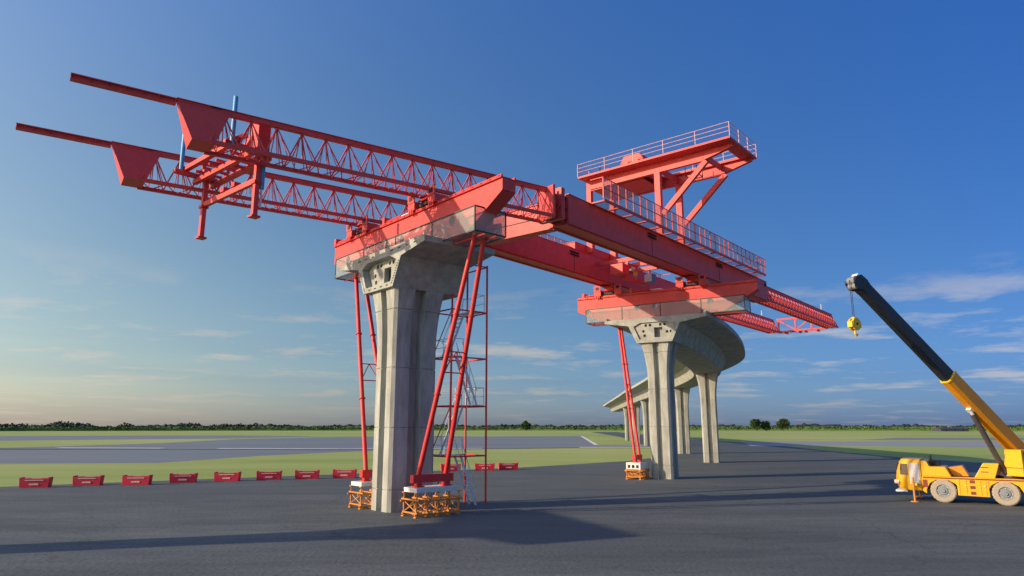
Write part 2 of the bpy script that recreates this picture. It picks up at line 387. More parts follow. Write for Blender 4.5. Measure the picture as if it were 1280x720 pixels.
def platform(c, az, dz, u0, u1, label):
    t = thing('work_platform', label, 'work platform', c, frame(az), 'mesh work platforms round the support beams')
    z0, z1 = 14.2 + dz, 15.5 + dz; t0, t1 = 1.2, 3.25
    fr = MB(); r = .035
    for z in (z0, z1):
        fr.beam((t0,u0,z),(t0,u1,z),r*2,r*2); fr.beam((t1,u0,z),(t1,u1,z),r*2,r*2)
        fr.beam((t0,u0,z),(t1,u0,z),r*2,r*2); fr.beam((t0,u1,z),(t1,u1,z),r*2,r*2)
    fr.build('edge_frame', FRAME, t)
    n = 4
    for i in range(n+1):
        u = u0 + (u1-u0)*i/n
        for x in (t0, t1): MB().beam((x,u,z0),(x,u,z1),.06,.06).build('post', FRAME, t)
    MB().box(t0-.006, t0+.006, u0+.03, u1-.03, z0+.035, z1-.035).build('front_mesh', NET, t)
    MB().box(t1-.006, t1+.006, u0+.03, u1-.03, z0+.035, z1-.035).build('rear_mesh', NET, t)
    MB().box(t0+.04, t1-.04, u0-.006, u0+.006, z0+.035, z1-.035).build('side_mesh', NET, t)
    MB().box(t0+.04, t1-.04, u1-.006, u1+.006, z0+.035, z1-.035).build('side_mesh', NET, t)
    for a, b in ((u0, -.03), (9.48, u1)):
        MB().box(t0+.04, t1-.04, a+.04, b-.04, z0-.01, z0+.01).build('mesh_floor', NET, t)
        MB().beam((t0+.7,a,z0-.06),(t0+.7,b,z0-.06),.06,.09).beam((t1-.6,a,z0-.06),(t1-.6,b,z0-.06),.06,.09).build('floor_joist', RED, t)
    return t
platform(c1, A1, 0, -2.75, 12.6, 'mesh fenced work platform round the red beam on the nearest tall pier')
platform(c2, A2, -.05, -3.0, 11.9, 'mesh fenced work platform round the red beam on the second support pier')

# ------------------------------------------------------------ gantry frames (M main girders, N nose trusses)
K = 1.031
def up_(v): return Vector((v.x*K, v.y*K, CAMH + (v.z-CAMH)*K))
OM = Vector((27.03*K, 70.8*K, 0)); AM = 39.65
ON = Vector((-15.64*K, 29.42*K, 0)); AN = 55.6
def atM(v): return OM + vec(AM, v[0]*K) + vec(AM-90, v[1]*K)
def atN(v): return ON + vec(AN, v[0]*K) + vec(AN-90, v[1]*K)
def gbox(y0, far, label):
    t = thing('main_girder', label, 'girder', OM + vec(AM-90, y0*K), frame(AM), 'pair of red main girders')
    L0, L1, w, zb, zt = -36.5, 0, 1.65, 17.4, 19.45
    B = lambda mb, nm, m=RED, par=t: mb.build(nm, m, par, tf=up_)
    B(MB().box(L0, L1, .06, .09, zb+.05, zt-.04), 'near_web')
    B(MB().box(L0, L1, w-.09, w-.06, zb+.05, zt-.04), 'far_web')
    B(MB().box(L0, L1, 0, w, zb, zb+.047), 'bottom_flange')
    B(MB().box(L0, L1, 0, w, zt-.037, zt), 'top_flange')
    B(MB().box(L1-.03, L1, .092, w-.092, zb+.05, zt-.04), 'end_plate'); B(MB().box(L0, L0+.03, .092, w-.092, zb+.05, zt-.04), 'end_plate')
    # splice joints: dark vertical seam with bolted flat bars at the top
    for x in (-25.2, -12.4) if not far else (-24.5, -11.5):
        mb = MB().box(x-.02, x+.02, .045, .058, zb+.1, zt-.1)
        B(mb, 'splice_seam', DRK)
        mb = MB()
        for k, zz in ((0, zt-.32), (1, zt-.55)):
            mb.box(x-.62, x+.62, .0, .058, zz-.05, zz+.05)
            for i in range(9): mb.box(x-.56+i*.14, x-.5+i*.14, -.05, 0, zz-.11, zz+.03)
        B(mb, 'splice_bar', DRK)
    mb = MB()
    for i in range(5):
        mb.box(-.75, -.2, .0, .058, zt-.3-i*.07, zt-.27-i*.07)
    B(mb, 'bolt_plate', DRK)
    # longitudinal bottom rail
    B(MB().box(L0+.2, L1-.2, .15, .27, zb-.1, zb-.002).box(L0+.2, L1-.2, w-.27, w-.15, zb-.1, zb-.002), 'bottom_rail')
    # walkway on the outer side
    s = -1 if not far else 1; ya = 0 if not far else w
    yo = ya + s*1.03; x0, x1 = -33.9, -3.3
    zf = zt + .02
    fl = MB(); fl.box(x0, x1, min(ya+s*.05, yo), max(ya+s*.05, yo), zf-.01, zf+.01)
    B(fl, 'walkway_floor', NETR)
    kb = MB(); kb.box(x0, x1, min(yo, yo+s*.05), max(yo, yo+s*.05), zf-.12, zf+.1); kb.box(x0, x1, min(ya+s*.02, ya+s*.07), max(ya+s*.02, ya+s*.07), zf-.08, zf-.014)
    B(kb, 'walkway_edge_beam')
    n = 15
    for i in range(n+1):
        x = x0 + .08 + i*(x1-x0-.16)/n
        B(MB().box(x-.10, x+.10, min(ya+s*.01, yo), max(ya+s*.01, yo), zf-.1, zf-.022), 'floor_bracket')
    n = 30
    rl = MB()
    for z in (zf+.85, zf+1.62):
        rl.box(x0, x1, yo-.025, yo+.025, z-.025, z+.025)
    for z in (zf+.85, zf+1.62):
        for x in (x0, x1): rl.box(x-.025, x+.025, min(ya, yo), max(ya, yo), z-.025, z+.025)
    B(rl, 'handrail')
    for i in range(n+1):
        x = x0 + i*(x1-x0)/n
        B(MB().box(x-.035, x+.035, yo-.04, yo+.04, zf+.1, zf+1.6), 'rail_post')
    B(MB().box(x0+.04, x1-.04, yo-.006, yo+.006, zf+.11, zf+1.6), 'rail_mesh', NETR)
    return t
gnear = gbox(0, False, 'red box girder nearest the camera, its walkway and railing facing us')
gfar = gbox(7.8, True, 'red box girder farther from the camera, left of the gap and lower in view')

def truss(mbtop, mbbot, x0, x1, yc, w, zt, zb, bay=1.25, dia=.036):
    """returns list of lacing MBs"""
    mbtop.box(x0, x1, yc-.13, yc+.13, zt-.24, zt)
    mbtop.box(x0, x1, yc-.2, yc+.2, zt+.002, zt+.03)
    for s in (-1, 1):
        mbbot.box(x0, x1, yc+s*w/2-.1, yc+s*w/2+.1, zb-.09, zb+.09)
    la = MB(); n = max(1, round((x1-x0)/bay)); b = (x1-x0)/n
    for i in range(n):
        xa = x0 + i*b; xm = xa + b/2; xb = xa + b
        for s in (-1, 1):
            A = (xm, yc+s*.05, zt-.25)
            la.tube(A, (xa, yc+s*w/2, zb+.05), dia, 6); la.tube(A, (xb, yc+s*w/2, zb+.05), dia, 6)
            la.tube((xm-.04, yc+s*.05, zt-.25), (xm-.10, yc+s*w/2, zb+.05), dia*.75, 6)
            la.tube((xm+.04, yc+s*.05, zt-.25), (xm+.12+b*.25, yc+s*w/2, zb+.05), dia*.6, 6)
        la.tube((xa, yc-w/2, zb), (xm, yc+w/2, zb), dia*.8, 6); la.tube((xm, yc+w/2, zb), (xb, yc-w/2, zb), dia*.8, 6)
        la.tube((xa, yc-w/2, zb), (xa, yc+w/2, zb), dia*.8, 6)
    return la
def nose(x0n, y0n, x1, label):
    loc = atN((x0n, y0n))
    t = thing('nose_truss', label, 'truss', loc, frame(AN), 'pair of red lattice noses')
    tp, bt = MB(), MB(); la = truss(tp, bt, 1.5, x1, 0, 1.45, 19.4, 17.4)
    tp.build('top_chord', RED, t, tf=up_); bt.build('bottom_chord', RED, t, tf=up_); la.build('lacing', RED, t, tf=up_)
    # plated nose box: triangular section, slanted both ways
    zt, zb, h = 19.36, 17.36, .74
    A = [(0,-.1,zt),(2.45,-.1,zt),(1.72,-h,zb),(.72,-h,zb)]
    Bq = [(0,.1,zt),(2.45,.1,zt),(1.72,h,zb),(.72,h,zb)]
    MB().add(A+Bq, [(0,1,2,3),(7,6,5,4),(0,3,7,4),(1,5,6,2),(3,2,6,7),(0,4,5,1)]).build('plated_box', RED, t, tf=up_)
    MB().box(0, 2.0, -.13, .13, zt-.04, zt+.04).box(0, 2.2, -.2, .2, zt+.042, zt+.07).build('box_cap', RED, t, tf=up_)
    # tip rail: I section
    r = MB().box(-4.15, 0, -.15, .15, zt, zt+.05).box(-4.15, 0, -.15, .15, zt-.24, zt-.2).box(-4.15, 0, -.03, .03, zt-.2, zt)
    for i in range(7): r.box(-4.13+i*.68, -4.11+i*.68, -.14, .14, zt-.2, zt)
    r.build('tip_rail', RED, t, tf=up_)
    # closing frame at the hinge end
    MB().box(x1-.05, x1+.12, -.8, .8, 17.3, 19.45).build('hinge_plate', RED, t, tf=up_)
    return t
nose(0, 0, 21.6, 'red lattice nose nearest the camera, the upper of the two in the picture')
nose(-2.05, 7.42, 21.9, 'red lattice nose farther from the camera, the lower of the two in the picture')

def hinge(y0, label):
    t = thing('hinge_block', label, 'hinge', OM + vec(AM-90, y0*K), frame(AM), 'hinge blocks joining noses and girders')
    x = -36.5
    MB().box(x-1.0, x-.62, -.1, 1.75, 17.5, 19.6).build('cover_plate', RED, t, tf=up_)
    m = MB()
    for z in (17.7, 18.4, 19.15):
        m.box(x-.6, x-.02, .2, 1.45, z-.06, z+.06)
        m.box(x-1.7, x-1.02, .3, 1.35, z-.06, z+.06)
    m.build('hinge_lug', DRK, t, tf=up_)
    m = MB(); m.tube((x-.3,.35,17.5),(x-.3,.35,19.5),.1,10).tube((x-1.35,.4,17.5),(x-1.35,.4,19.5),.08,10)
    m.build('pin', REDB, t, tf=up_)
    m = MB()
    for i in range(7):
        m.tube((x-1.5+.1*i, -.05, 18.0+.18*i), (x-1.2+.07*i, -.12, 18.35+.13*i), .03, 6)
    m.build('hose', REDB, t, tf=up_)
    return t
hinge(0, 'dark hinge block where the nearer nose meets the nearer girder')
hinge(7.8, 'dark hinge block where the farther nose meets the farther girder')

def rear(y0, label):
    t = thing('tail_truss', label, 'truss', OM + vec(AM-90, (y0)*K), frame(AM), 'pair of red lattice tails')
    tp, bt = MB(), MB(); la = truss(tp, bt, .02, 26.3, .72, 1.4, 19.25, 17.5, 1.0, .05)
    tp.build('top_chord', RED, t, tf=up_); bt.build('bottom_chord', RED, t, tf=up_); la.build('lacing', RED, t, tf=up_)
    e = MB(); e.beam((26.3,.72,19.2),(26.3,.0,17.5),.14,.14); e.beam((26.3,.72,19.2),(26.3,1.45,17.5),.14,.14); e.box(26.22,26.38,-.1,1.55,17.4,17.6)
    e.build('end_frame', RED, t, tf=up_)
    MB().tube((22.0,.72,19.28),(22.0,.72,20.1),.04,8).build('mast', WHT, t, tf=up_)
    return t
rear(0, 'red lattice tail of the nearer girder, ending farthest right against the sky')
rear(7.8, 'red lattice tail of the farther girder, seen beyond the second pier platform')
t = thing('tail_cross_frame', 'pale red cross frame joining the two lattice tails at their ends', 'cross frame', atM((25.2, 1.4)), frame(AM))
m = MB()
for x in (0, 1.0): m.box(x-.08, x+.08, .2, 6.4, 17.28, 17.46)
m.build('lower_beam', RED, t, tf=up_)
MB().box(-.1,.1,1.3,6.2,18.95,19.2).build('upper_beam', RED, t, tf=up_)
for y in (1.6, 3.7, 6.0): MB().box(-.09,.09,y-.1,y+.1,17.46,18.95).build('post', RED, t, tf=up_)
MB().beam((0,3.7,17.5),(0,5.9,18.9),.12,.14).beam((0,1.7,18.9),(0,3.6,17.5),.12,.14).build('brace', RED, t, tf=up_)
for y in (1.0, 2.6, 3.4, 5.2): MB().box(-.2,1.2,y-.12,y+.12,17.1,17.27).build('roller_block', REDB, t, tf=up_)

t = thing('front_cross_girder', 'sunlit salmon cross girder joining the front ends of both box girders', 'cross girder', atM((-35.9, 1.75)), frame(AM))
MB().box(-.3, .3, 0, 5.9, 17.45, 19.3).build('web_box', RED, t, tf=up_)
MB().box(-.4, .4, .01, 5.89, 19.303, 19.35).box(-.4, .4, .01, 5.89, 17.40, 17.447).build('flange', RED, t, tf=up_)
MB().box(-.33, -.302, .3, 5.6, 18.3, 18.36).build('weld_rib', DRK, t, tf=up_)
# ------------------------------------------------------------ trolleys under girders and noses
def trolley(loc, rz, z0, z1, label, group='trolleys carrying the girders'):
    t = thing('support_trolley', label, 'trolley', (loc[0], loc[1], z0), rz, group)
    h = z1 - z0
    # local x = across beam thickness (t), y = along the beam (u)
    for y in (-1.05, 1.05):
        b = MB(); b.box(-.66, .66, y-.34, y+.34, -.05, .4)
        b.build('bogie', RED, t)
        w = MB()
        for k in (-.18, 0, .18): w.box(-.68, -.62, y+k-.05, y+k+.05, -.28, .05)
        w.build('clamp_claw', REDB, t)
        b = MB(); b.box(-.70, -.62, y-.34, y+.34, .402, .95); b.build('cheek_plate', RED, t)
        MB().box(-.73, -.702, y-.16, y+.16, .54, .80).build('access_opening', DRK, t)
        MB().box(-.5, .5, y-.26, y+.26, .345, h*.62).build('saddle', RED, t)
    MB().box(-.4, .4, -1.25, 1.25, .12, .3).build('tie_beam', DRK, t)
    MB().tube((-.45,-.6,.45), (-.45,.6,.45), .07, 10).build('push_cylinder', REDB, t)
    MB().box(-.35, .35, -.45, .45, .36, h*.86).build('pivot_post', REDB, t)
    MB().box(-.5, .5, -.6, .6, h*.86+.003, h-.02).build('bearing_plate', RED, t)
    return t
rz1, rz2 = frame(A1), frame(A2)
def cross(b, az, c, cz, t):          # where line b+az crosses the beam axis of frame (c,cz) at depth t
    F = vec(az, 1); U = vec(cz-90, 1); r_ = c + vec(cz, t) - b
    det = F.x*(-U.y) + U.x*F.y
    s = (r_.x*(-U.y) + U.x*r_.y)/det
    return b + F*s
nz = CAMH + (17.3-CAMH)*K
p = cross(atN((0,0)), AN, c1, A1, 2.2); trolley((p.x,p.y), rz1, 16.93, nz, 'trolley clamping the nearer lattice nose to the first cross beam')
p = cross(atN((-2.05,7.42)), AN, c1, A1, 2.2); trolley((p.x,p.y), rz1, 16.93, nz, 'trolley clamping the farther lattice nose to the first cross beam')
mz = CAMH + (17.3-CAMH)*K
p = cross(atM((0,.82)), AM, c2, A2, 2.2); trolley((p.x,p.y), rz2, 16.78, mz, 'trolley under the nearer girder on the second cross beam')
p = cross(atM((0,8.62)), AM, c2, A2, 2.2); trolley((p.x,p.y), rz2, 16.78, mz, 'trolley under the farther girder on the second cross beam')

# ------------------------------------------------------------ front support frame between the noses
pa = atN((4.06, .9)); pb = atN((2.66, 6.6)); azf = math.degrees(math.atan2(pb.x-pa.x, pb.y-pa.y)) + 90
LF = (pb-pa).length/K
t = thing('front_leg_frame', 'salmon red leg frame hanging between the tips of the two lattice noses', 'leg frame', pa, frame(azf))
B = lambda mb, nm, m=RED, par=t: mb.build(nm, m, par, tf=up_)
for y in (0, LF):
    lg = B(MB().box(-.12,.12,y-.12,y+.12,14.7,18.4), 'leg')
    MB().box(-.23,.23,y-.23,y+.23,14.6,14.697).build('foot_plate', REDB, lg, tf=up_)
    MB().box(-.2,.2,y-.2,y+.2,16.35,16.5).build('collar', REDB, lg, tf=up_)
for x in (-.5, .45): B(MB().box(x-.12,x+.12,-.3,LF+.3,17.68,17.95), 'cross_beam')
B(MB().box(-.1,.1,.12,LF-.12,16.4,16.68), 'tie_beam')
for y in (2.2, 3.4): B(MB().box(-.18,.18,y-.18,y+.18,16.7,16.95), 'bracket', REDB)
B(MB().box(-.3,.35,-.42,.35,17.96,19.55), 'near_column')
B(MB().box(-.3,.35,LF-.35,LF+.35,17.96,18.6), 'far_column')
B(MB().beam((0,.4,19.4),(0,2.6,18.0),.22,.26).beam((0,.4,18.9),(0,1.5,18.0),.16,.16), 'diagonal_brace')
B(MB().beam((-.5,.3,18.9),(-1.9,1.4,18.1),.18,.22), 'side_brace')
for y in (.1, LF): B(MB().box(-1.75,.6,y-.13,y+.13,17.965,18.2), 'long_beam')
for x in (-1.15,): B(MB().box(x-.13,x+.13,-.2,LF+.2,18.203,18.45), 'deck_beam')
for i in range(6): B(MB().box(-1.0,.5,.9+i*.8,1.0+i*.8,17.96,18.1), 'deck_slat')
for y,(za,zb_) in ((0,(18.0,20.55)),(LF,(18.0,20.4))):
    B(MB().tube((-1.4,y,za),(-1.4,y,zb_),.11,12), 'hydraulic_cylinder', BLUE)
B(MB().tube((.28,-.02,16.15),(.28,-.02,17.5),.12,12), 'hydraulic_cylinder', BLUE)
B(MB().tube((.28,-.02,15.2),(.28,-.02,16.15),.05,10), 'cylinder_rod', GALV)

# ------------------------------------------------------------ winch platform
t = thing('winch_platform', 'high cantilevered red platform with railings on top of the two girders', 'platform', OM, frame(AM))
B = lambda mb, nm, m=RED, par=t: mb.build(nm, m, par, tf=up_)
zd = 26.1; xa, xb = -23.5, -17.9; ya, yb = -6.0, 8.0
for q in ((xa, -21.75, ya, yb), (-18.85, xb, ya, yb), (-21.747, -18.853, 2.0, yb), (-21.747, -18.853, ya, -4.9)): B(MB().box(*q, zd, zd+.16), 'deck_floor')
for xf in (-22.25, -18.35):
    # main beam, tapered at the cantilever tip
    out = [(8.0-.2, zd-.003), (8.0-.2, zd-.85), (-3.1, zd-.85), (-5.75, zd-.25), (-5.75, zd-.003)]
    B(MB().plate(out, [], lambda y, z, d: Vector((d, y, z)), xf-.17, xf+.17), 'main_beam')
    B(MB().box(xf-.2, xf+.2, .55, 1.05, 19.46, zd-.853), 'post')
    B(MB().box(xf-.2, xf+.2, 7.35, 7.8, 21.5, zd-.853), 'post') 
    B(MB().box(xf-.24, xf+.24, 7.3, 7.86, 20.0, 21.5).box(xf-.24, xf+.24, 7.3, 8.6, 19.46, 20.0), 'post_base')
    B(MB().beam((xf, .45, 21.6), (xf, -3.5, zd-.86), .3, .42), 'diagonal_strut')
    B(MB().box(xf-.4, xf+.4, .35, 1.25, 19.46, 19.6), 'foot_plate')
for y in (.8, 7.55): B(MB().box(-22.05, -18.55, y-.1, y+.1, zd-.7, zd-.2), 'tie_beam')
B(MB().box(-22.07,-18.53,7.45,7.6,zd-3.2,zd-2.9), 'tie_beam')
B(MB().box(-22.0,-18.6, 2.1, 2.3, zd-.5, zd-.05), 'floor_joist'); B(MB().box(-22.0,-18.6,-3.3,-3.1, zd-.5, zd-.05), 'floor_joist')
# shielding plate under the inner half
B(MB().box(-21.9,-18.7, 2.4, 7.3, zd-.86, zd-.8), 'belly_plate')
# railing
rl = MB()
for z in (.42, .78, 1.15):
    rl.tube((xa,ya,zd+.16+z),(xb,ya,zd+.16+z),.026,6).tube((xb,ya,zd+.16+z),(xb,yb,zd+.16+z),.026,6).tube((xb,yb,zd+.16+z),(xa,yb,zd+.16+z),.026,6).tube((xa,yb,zd+.16+z),(xa,ya,zd+.16+z),.026,6)
B(rl, 'handrail', mat('pale_rail_paint', (.62,.34,.34), .5))
def rpost(x, y): B(MB().tube((x,y,zd+.16),(x,y,zd+1.32),.035,6), 'rail_post', bpy.data.materials['pale_rail_paint'])
for i in range(6):
    y = ya + (yb-ya)*i/5; rpost(xa, y); rpost(xb, y)
for i in (1, 2): x = xa + (xb-xa)*i/3; rpost(x, ya); rpost(x, yb)
# under-deck hanging cradle
cr = MB()
for x in (-20.6,-19.4):
    for y in (-1.9,-.9): cr.tube((x,y,zd-1.0),(x,y,zd-.02),.03,6)
    cr.tube((x,-1.9,zd-1.0),(x,-.9,zd-1.0),.04,6)
cr.tube((-20.6,-1.9,zd-1.0),(-19.4,-1.9,zd-1.0),.04,6).tube((-20.6,-.9,zd-1.0),(-19.4,-.9,zd-1.0),.04,6)
B(cr, 'hanging_cradle', DRK)
# winch on the deck
w = thing('winch', 'rounded salmon winch housing on the high platform deck', 'winch', atM((-21.6, 3.2)), frame(AM))
prof = [(-1.15,0),(1.15,0),(1.15,.65),(.8,1.25),(-.8,1.25),(-1.15,.65)]
MB().plate(prof, [], lambda y, z, d: Vector((d, y, zd+.17+z)), -.7, .7).build('housing', RED, w, tf=up_, bevel=.08)
MB().tube((-.95,-.5,zd+.6),(-.702,-.5,zd+.6),.28,14).tube((-.95,.45,zd+.6),(-.702,.45,zd+.6),.28,14).build('drum', RED, w, tf=up_)
w = thing('motor_unit', 'small red motor unit beside the winch at the inner platform end', 'motor', atM((-21.6, 6.3)), frame(AM))
MB().box(-.5,.5,-.55,.55,zd+.17,zd+.65).build('casing', RED, w, tf=up_, bevel=.05)
MB().tube((0,-.5,zd+.85),(0,.5,zd+.85),.2,12).build('motor', RED, w, tf=up_)
MB().tube((-.4,.3,zd+.66),(-.4,.3,zd+1.15),.05,8).build('exhaust', DRK, w, tf=up_)

# long box on the far girder and hoist in the gap
t = thing('ballast_box', 'long red box lying on top of the farther girder', 'ballast box', atM((-20.3, 7.95)), frame(AM))
MB().box(-3.9, 3.9, 0, 1.3, 19.46, 20.12).build('casing', RED, t, tf=up_, bevel=.03)
MB().box(-3.95, 3.95, -.04, 1.34, 20.123, 20.16).build('lid', RED, t, tf=up_)
t = thing('cross_hoist', 'bright red hoist trolley slung between the two girders', 'hoist', atM((-19.6, 4.8)), frame(AM))
B = lambda mb, nm, m=REDB, par=t: mb.build(nm, m, par, tf=up_)
for x in (-1.1, 1.1, 3.2): B(MB().box(x-.12,x+.12,-3.1,2.95,18.55,18.9), 'cross_beam', RED)
B(MB().box(-2.6,-1.5,-.3,.9,17.3,18.1), 'motor_box')
B(MB().box(-1.35,-1.3,-.1,.1,17.5,18.5).box(-1.0,.8,.1,.9,18.2,18.5), 'hanger')
B(MB().box(-1.3,2.6,.2,.6,17.0,17.25), 'lower_arm')
B(MB().tube((-.4,.2,18.1),(.2,.2,18.1),.2,12), 'drum', WHT)
t = thing('small_hoist_hook', 'small yellow hook block hanging in the gap between the girders', 'hook block', atM((-19.1, 5.0)), frame(AM))
MB().box(-.2,.2,-.12,.12,17.55,17.95).build('block', YHOOK, t, tf=up_, bevel=.05)
MB().tube((0,0,17.95),(0,0,18.3),.03).build('rope', DRK, t, tf=up_)
MB().tube((0,0,17.55),(0,.02,17.35),.05).tube((0,.02,17.35),(.14,.02,17.25),.045).tube((.14,.02,17.25),(.24,.02,17.38),.035).build('hook', YHOOK, t, tf=up_)
t = thing('control_cabinet', 'blue cabinet with a white face hanging in the gap between the girders', 'cabinet', atM((-16.4, 5.0)), frame(AM))
MB().box(-.4,.4,-.4,.4,17.35,18.15).build('casing', BLUE, t, tf=up_, bevel=.02)
MB().box(-.43,-.403,-.36,.36,17.4,18.1).build('front_panel', WHT, t, tf=up_)
MB().tube((0,0,18.15),(0,0,18.7),.04).build('hanger', DRK, t, tf=up_)

# ------------------------------------------------------------ tubular legs, spreader boxes and shoring towers
def shoring(c, az, L_, W_, nx, H, Hd, label, closed=False):
    Hs = Hd + .16
    t = thing('shoring_tower', label, 'shoring tower', c, frame(az), 'orange shoring towers under the red legs')
    xs = [-L_/2 + L_*i/nx for i in range(nx+1)]
    if not closed:                      # doubled standards in the middle
        mid = nx//2
    for x in xs:
        for y in (-W_/2, W_/2):
            p_ = MB().tube((x,y,.06),(x,y,Hs),.048,8).build('standard', ORG, t)
            MB().tube((x,y,Hs-.06),(x,y,Hs),.075,10).tube((x,y,Hs),(x,y,H-.05),.03,8).box(x-.09,x+.09,y-.09,y+.09,H-.05,H-.005).build('screw_head', ORG, p_)
            MB().box(x-.1,x+.1,y-.1,y+.1,.0,.06).build('base_foot', ORG, p_)
    for y in (-W_/2, W_/2):
        m = MB().box(-L_/2-.22, L_/2+.22, y-.04, y+.04, Hd-.05, Hd+.03).box(-L_/2-.1, L_/2+.1, y-.04, y+.04, .1, .18)
        m.build('ledger', ORG, t)
        for i in range(nx):
            a, b = (xs[i], xs[i+1]) if i % 2 == 0 else (xs[i+1], xs[i])
            MB().tube((a,y,.2),(b,y,Hd-.06),.028,6).build('brace', ORG, t)
    for x in xs:
        MB().box(x-.04, x+.04, -W_/2-.22, W_/2+.22, Hd+.032, Hd+.1).box(x-.04,x+.04,-W_/2-.1,W_/2+.1,.182,.25).build('transom', ORG, t)
        MB().tube((x,-W_/2,.25),(x,W_/2,Hd-.02),.024,6).tube((x,W_/2,.25),(x,-W_/2,Hd-.02),.024,6).build('brace', ORG, t)
    return t
def white_beam(c, az, L_, W_, z0, label):
    t = thing('spreader_box', label, 'spreader beam', (c.x, c.y, z0), frame(az), 'white spreader boxes on the shoring')
    MB().box(-L_/2, L_/2, -W_/2, W_/2, .10, .22).build('top_deck', WHT, t, bevel=.01)
    m = MB()
    for y in (-W_/2+.06, W_/2-.06): m.box(-L_/2+.01, L_/2-.01, y-.05, y+.05, 0, .098)
    for x in (-L_/2+.06, 0, L_/2-.06): m.box(x-.05, x+.05, -W_/2+.115, W_/2-.115, 0, .098)
    m.build('side_beam', WHT, t)
    return t
def window_beam(c, az, L_, W_, z0, h, label):
    t = thing('spreader_box', label, 'spreader beam', (c.x, c.y, z0), frame(az), 'white spreader boxes on the shoring')
    MB().box(-L_/2, L_/2, -W_/2, W_/2, h+.003, h+.06).build('top_deck', WHT, t)
    for x, nm in ((-L_/2, 'front_panel'), (L_/2-.04, 'rear_panel')):
        MB().plate(rect(-W_/2, W_/2, 0, h), [rect(a-.12, a+.12, .1, h-.14) for a in (-.38, 0, .38)], lambda a, z, d: Vector((d, a, z)), x, x+.04).build(nm, WHT, t)
    for y in (-W_/2, W_/2-.04): MB().box(-L_/2+.043, L_/2-.043, y, y+.04, 0, h).build('side_panel', WHT, t)
    return t
def leg_set(foot, az, zf, top, label, gap_b, gap_t, zt, lb, Lw, r=.13):
    """red spreader beam with two tubular legs running up to the beam; foot & top are points (x,y)"""
    ua = vec(az, 1)
    t = thing('leg_frame', label, 'leg frame', (foot.x, foot.y, zf), frame(az), 'tubular red legs propping the cross beams')
    MB().box(-lb/2, lb/2, -.16, .16, .22, .62).build('base_beam', REDB, t, bevel=.01)
    loc_top = Matrix.Rotation(-frame(az), 4, 'Z') @ Vector((top.x-foot.x, top.y-foot.y, 0))
    for s in (-1, 1):
        sh = MB().box(s*gap_b/2-.24, s*gap_b/2+.24, -.24, .24, 0, .06).box(s*gap_b/2-.15, s*gap_b/2+.15, -.13, .13, .06, .217).build('shoe', REDB, t)
        p0 = Vector((s*gap_b/2, 0, .6)); p1 = Vector((loc_top.x + s*gap_t/2, loc_top.y, zt - zf))
        lg = MB().tube(p0, p1, r, 14).build('leg', REDB, t, smooth=True)
        for k in (.33, .66):
            q = p0.lerp(p1, k); d = (p1-p0).normalized()
            MB().tube(q-d*.03, q+d*.03, r*1.45, 14).build('flange', REDB, lg, smooth=True)
    # lattice tie between the two tubes
    q0 = Vector((-gap_b/2,0,.6)).lerp(Vector((loc_top.x-gap_t/2,loc_top.y,zt-zf)), .42); q1 = Vector((gap_b/2,0,.6)).lerp(Vector((loc_top.x+gap_t/2,loc_top.y,zt-zf)), .42)
    d = Vector((loc_top.x, loc_top.y, zt-zf)).normalized()
    m = MB().tube(q0,q1,.035,6).tube(q0+d*1.1,q1+d*1.1,.035,6).tube(q0,q0.lerp(q1,.5)+d*1.1,.03,6).tube(q1,q0.lerp(q1,.5)+d*1.1,.03,6)
    m.build('lattice_tie', REDB, t)
    return t
U1, T1 = vec(A1-90, 1), vec(A1, 1)
near_c = Vector((-4.7, 35.4, 0)) + T1*1.25 + U1*.6      # corner of the footprint at (-4.7,35.4)
shoring(near_c, A1, 2.6, 1.15, 4, 1.2, .78, 'orange shoring tower in front of the stair tower, nearest the camera')
white_beam(near_c, A1, 2.65, 1.2, 1.2, 'white spreader box on the shoring nearest the camera')
top1 = inframe(c1, A1, 2.2, -1.9)
leg_set(near_c + T1*.0, A1, 1.423, top1, 'pair of red tubular legs rising to the right end of the first cross beam', 1.7, .62, 14.35, 2.5, 0)
far_c = Vector((-8.26, 39.13, 0)) + T1*1.25 + U1*.6
shoring(far_c, A1, 2.6, 1.15, 4, 1.2, .78, 'orange shoring tower half hidden behind the nearest tall pier')
white_beam(far_c, A1, 2.65, 1.2, 1.2, 'white spreader box half hidden behind the nearest tall pier')
leg_set(far_c + T1*.1, A1, 1.423, inframe(c1, A1, 2.2, 11.0), 'pair of red tubular legs left of the nearest tall pier', 1.7, .62, 14.35, 2.3, 0)
U2, T2 = vec(A2-90, 1), vec(A2, 1)
p2_c = Vector((10.9, 59.9, 0)) + T2*.9 + U2*.6
shoring(p2_c, A2, 1.9, 1.2, 5, .84, .66, 'orange shoring tower left of the second support pier')
t = window_beam(p2_c, A2, 1.95, 1.3, .84, .5, 'white spreader box on the shoring left of the second pier')
leg_set(p2_c, A2, 1.4, inframe(c2, A2, 2.2, 8.9), 'pair of thin leaning red tubular legs left of the second pier', 1.1, .5, 14.2, 1.6, 0, .12)

# ------------------------------------------------------------ stair tower
ta = Vector((-1.54, 41.22, 0)); tb = Vector((-3.02, 42.6, 0))
azt = A1
t = thing('stair_tower', 'red framed scaffold stair tower with grey ladders right of the nearest pier', 'stair tower', ta, frame(azt))
